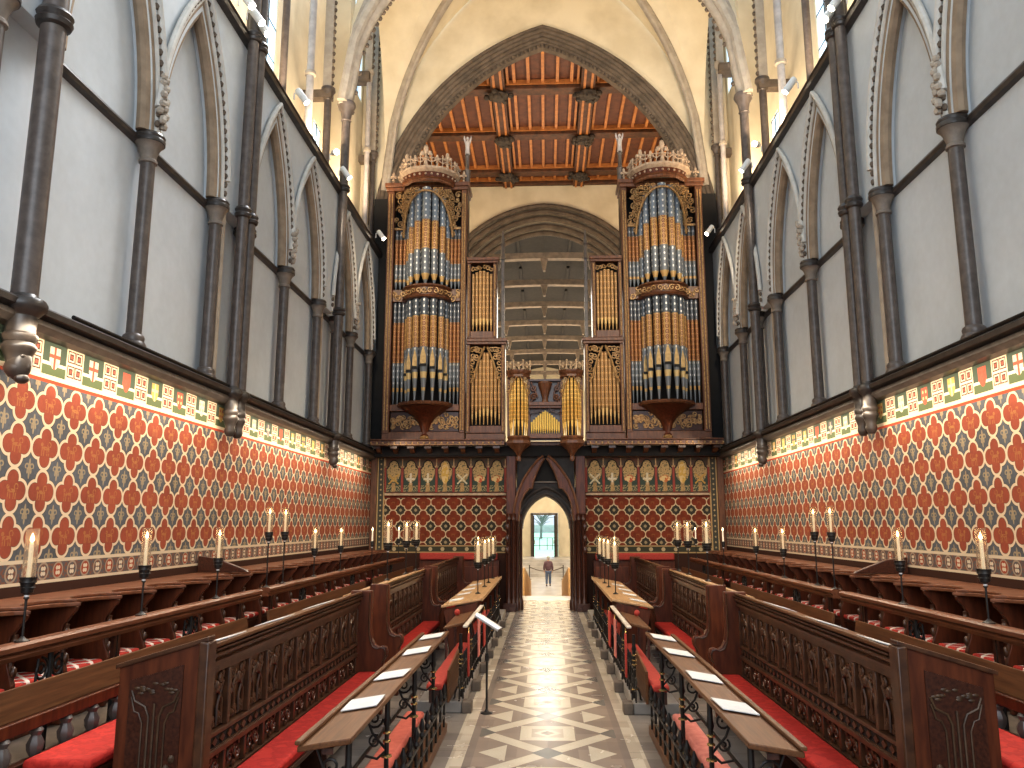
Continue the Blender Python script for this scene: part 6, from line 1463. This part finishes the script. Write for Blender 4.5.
def lights():
    w = bpy.data.worlds.new('sky'); SC.world = w; w.use_nodes = True
    bg = w.node_tree.nodes['Background']; bg.inputs[0].default_value = (0.76, 0.88, 1.0, 1); bg.inputs[1].default_value = 1.1
    warm, cool = (1.0, 0.80, 0.56), (0.88, 0.94, 1.0)
    # daylight from the east windows behind the camera
    area('east_window_light', (0, -6.0, 8.5), (80, 0, 0), 9, 10, 1100, cool)
    for s in (-1, 1):
        # grazing strips under the string course, washing the painted walls
        for y0, y1 in ((4.5, 11.6), (12.2, 17.0), (17.7, 20.6)):
            area('wall_washer', (s * 4.42, (y0 + y1) / 2, 3.93), (0, -s * 32, 0), 0.12, y1 - y0, 11 * (y1 - y0), (1.0, 0.86, 0.66))
            area('stall_fill', (s * 4.05, (y0 + y1) / 2, 4.4), (0, s * 40, 0), 0.3, y1 - y0, 15 * (y1 - y0), (1.0, 0.84, 0.64))  # added fill turned toward the aisle to keep the stalls bright
        # uplights on the clerestory passage and vault
        for y, p in ((13.8, 60), (16.6, 60), (20.0, 120)):
            area('clerestory_uplight', (s * 5.0, y, 10.9), (180, s * 15, 0), 0.5, 1.2, p, warm)
        spot('vault_spot', (s * 4.4, 16.2, 10.6), (-s * 2.0, 22.0, 17.5), 850, (1.0, 0.88, 0.72), 95, 0.8, 0.3)
        for k, y in enumerate((9.5, 13.6, 16.9)):
            spot('stall_spot', (s * 4.3, y, 9.9), (-s * 2.3, y + 0.6, 0.8), 620, (1.0, 0.83, 0.6), 70, 0.7, 0.12)
        for k, y in enumerate((9.0, 13.0, 17.0)): spot('aisle_spot', (s * 4.3, y, 9.9), (s * 0.2, y - 0.5, 0.0), 330, (1.0, 0.9, 0.76), 34, 0.8, 0.12)
        spot('organ_spot', (s * 4.2, 15.0, 9.7), (s * 2.6, 21.3, 8.0), 900, (1.0, 0.83, 0.6), 55, 0.7, 0.15)
    spot('screen_spot', (0, 15.0, 9.5), (0, 21.5, 4.2), 500, (1.0, 0.82, 0.55), 70, 0.8, 0.3)
    # tower, nave and west door
    for s in (-1, 1): area('tower_uplight', (s * 3.5, 27.0, 10.5), (180, 0, 0), 2.0, 4.0, 250, (1.0, 0.80, 0.55))
    area('nave_light', (0, 48, 12.5), (0, 0, 0), 7, 26, 3400, (1.0, 0.93, 0.80))
    area('nave_roof_fill', (0, 50, 6.5), (180, 0, 0), 6, 28, 1100, (1.0, 0.9, 0.78))  # added fill from below, brightens the nave roof beams
    area('passage_light', (0, 24.3, 3.2), (0, 0, 0), 0.8, 2.4, 130, (1.0, 0.96, 0.88))
    su = bpy.data.lights.new('sun', 'SUN'); su.energy = 6.0; su.angle = 0.5; o = bpy.data.objects.new('sun', su); link(o); o.rotation_euler = (math.radians(-35), math.radians(20), 0); o.location = (0, 90, 30)

def camera():
    F = 800.0; p = math.atan((525 - 384) / F); a = math.atan((546 - 512) / F * math.cos(p))
    c = bpy.data.cameras.new('camera'); c.sensor_width = 36.0; c.lens = F / 1024 * 36.0; c.clip_end = 300
    o = bpy.data.objects.new('camera', c); link(o); o.location = (0, 0, 2.2); o.rotation_euler = (PI / 2 + p, 0, a); SC.camera = o

build_materials()
M_['wood_dull'] = mat('dull_carved_oak', (0.085, 0.045, 0.02), (0.045, 0.022, 0.01), 0.5, scale=10)
M_['crest_oak'] = mat('greyed_crest', (0.42, 0.32, 0.23), (0.28, 0.20, 0.14), 0.6, scale=12)
M_['rose_cloth'] = mat('rose_cloth', (0.55, 0.13, 0.085), (0.46, 0.095, 0.065), 0.85, scale=14)
M_['roof_boss'] = mat('carved_boss', (0.03, 0.022, 0.017), (0.06, 0.04, 0.025), 0.7, scale=8)
M_['gilt_stone'] = mat('pale_gilt', (0.52, 0.38, 0.24), (0.36, 0.25, 0.15), 0.5, scale=14)
M_['niche_ground'] = mat('niche_ground', (0.16, 0.05, 0.025), (0.08, 0.07, 0.045), 0.7, scale=3)
M_['niche_red'] = mat('niche_red', (0.34, 0.05, 0.025), (0.24, 0.035, 0.02), 0.6)
M_['doorcase_stone'] = mat('smoky_stone', (0.055, 0.045, 0.04), (0.035, 0.028, 0.025), 0.6)
M_['wood_cap'] = mat('polished_capping', (0.17, 0.062, 0.028), (0.10, 0.034, 0.015), 0.38, scale=8, stretch=(3, 0.4, 3), spec=0.35)
M_['pale_rail'] = mat('pale_metal_rail', (0.62, 0.55, 0.46), (0.5, 0.44, 0.37), 0.4)
M_['skin_tone'] = mat('skin', (0.62, 0.38, 0.28), (0.56, 0.33, 0.25), 0.6)
M_['grey_hair'] = mat('grey_hair', (0.48, 0.46, 0.44), (0.36, 0.34, 0.33), 0.8)
M_['plum_jacket'] = mat('plum_jacket', (0.16, 0.09, 0.11), (0.11, 0.06, 0.075), 0.85)
M_['blue_jeans'] = mat('blue_jeans', (0.13, 0.17, 0.27), (0.09, 0.12, 0.2), 0.85)
def border_strip():
    M = Mat('border_strip', 0.7)
    x, y, z = M.xyz()
    t = (z * (1 / 0.14)).fract() - 0.5; h = (x.abs() - 4.52) * (1 / 0.14)
    c = M.mix((t.abs() + h.abs()).lt(0.22), (0.05, 0.045, 0.03), (0.42, 0.30, 0.14)); c = M.mix(h.abs().gt(0.5), c, (0.46, 0.30, 0.13))
    M.color(c); M_['border_strip'] = M.m
border_strip()
building_sides(); building_floor(); crossing_wall(); vault(); tower(); nave()
for s in (-1, 1): organ_side(s)
chair_organ(); screen()
for s in (-1, 1):
    row_front(s); row_panelled(s); row_plank(s); row_rail(s); stalls(s)
lamps(); fixtures(); person(); lights(); camera()
SC.view_settings.view_transform = 'Standard'
SC.view_settings.look = 'None'
SC.view_settings.exposure = 0.12
SC.view_settings.gamma = 0.90
SC.cycles.max_bounces = 8
SC.cycles.transparent_max_bounces = 16
SC.cycles.sample_clamp_indirect = 4.0
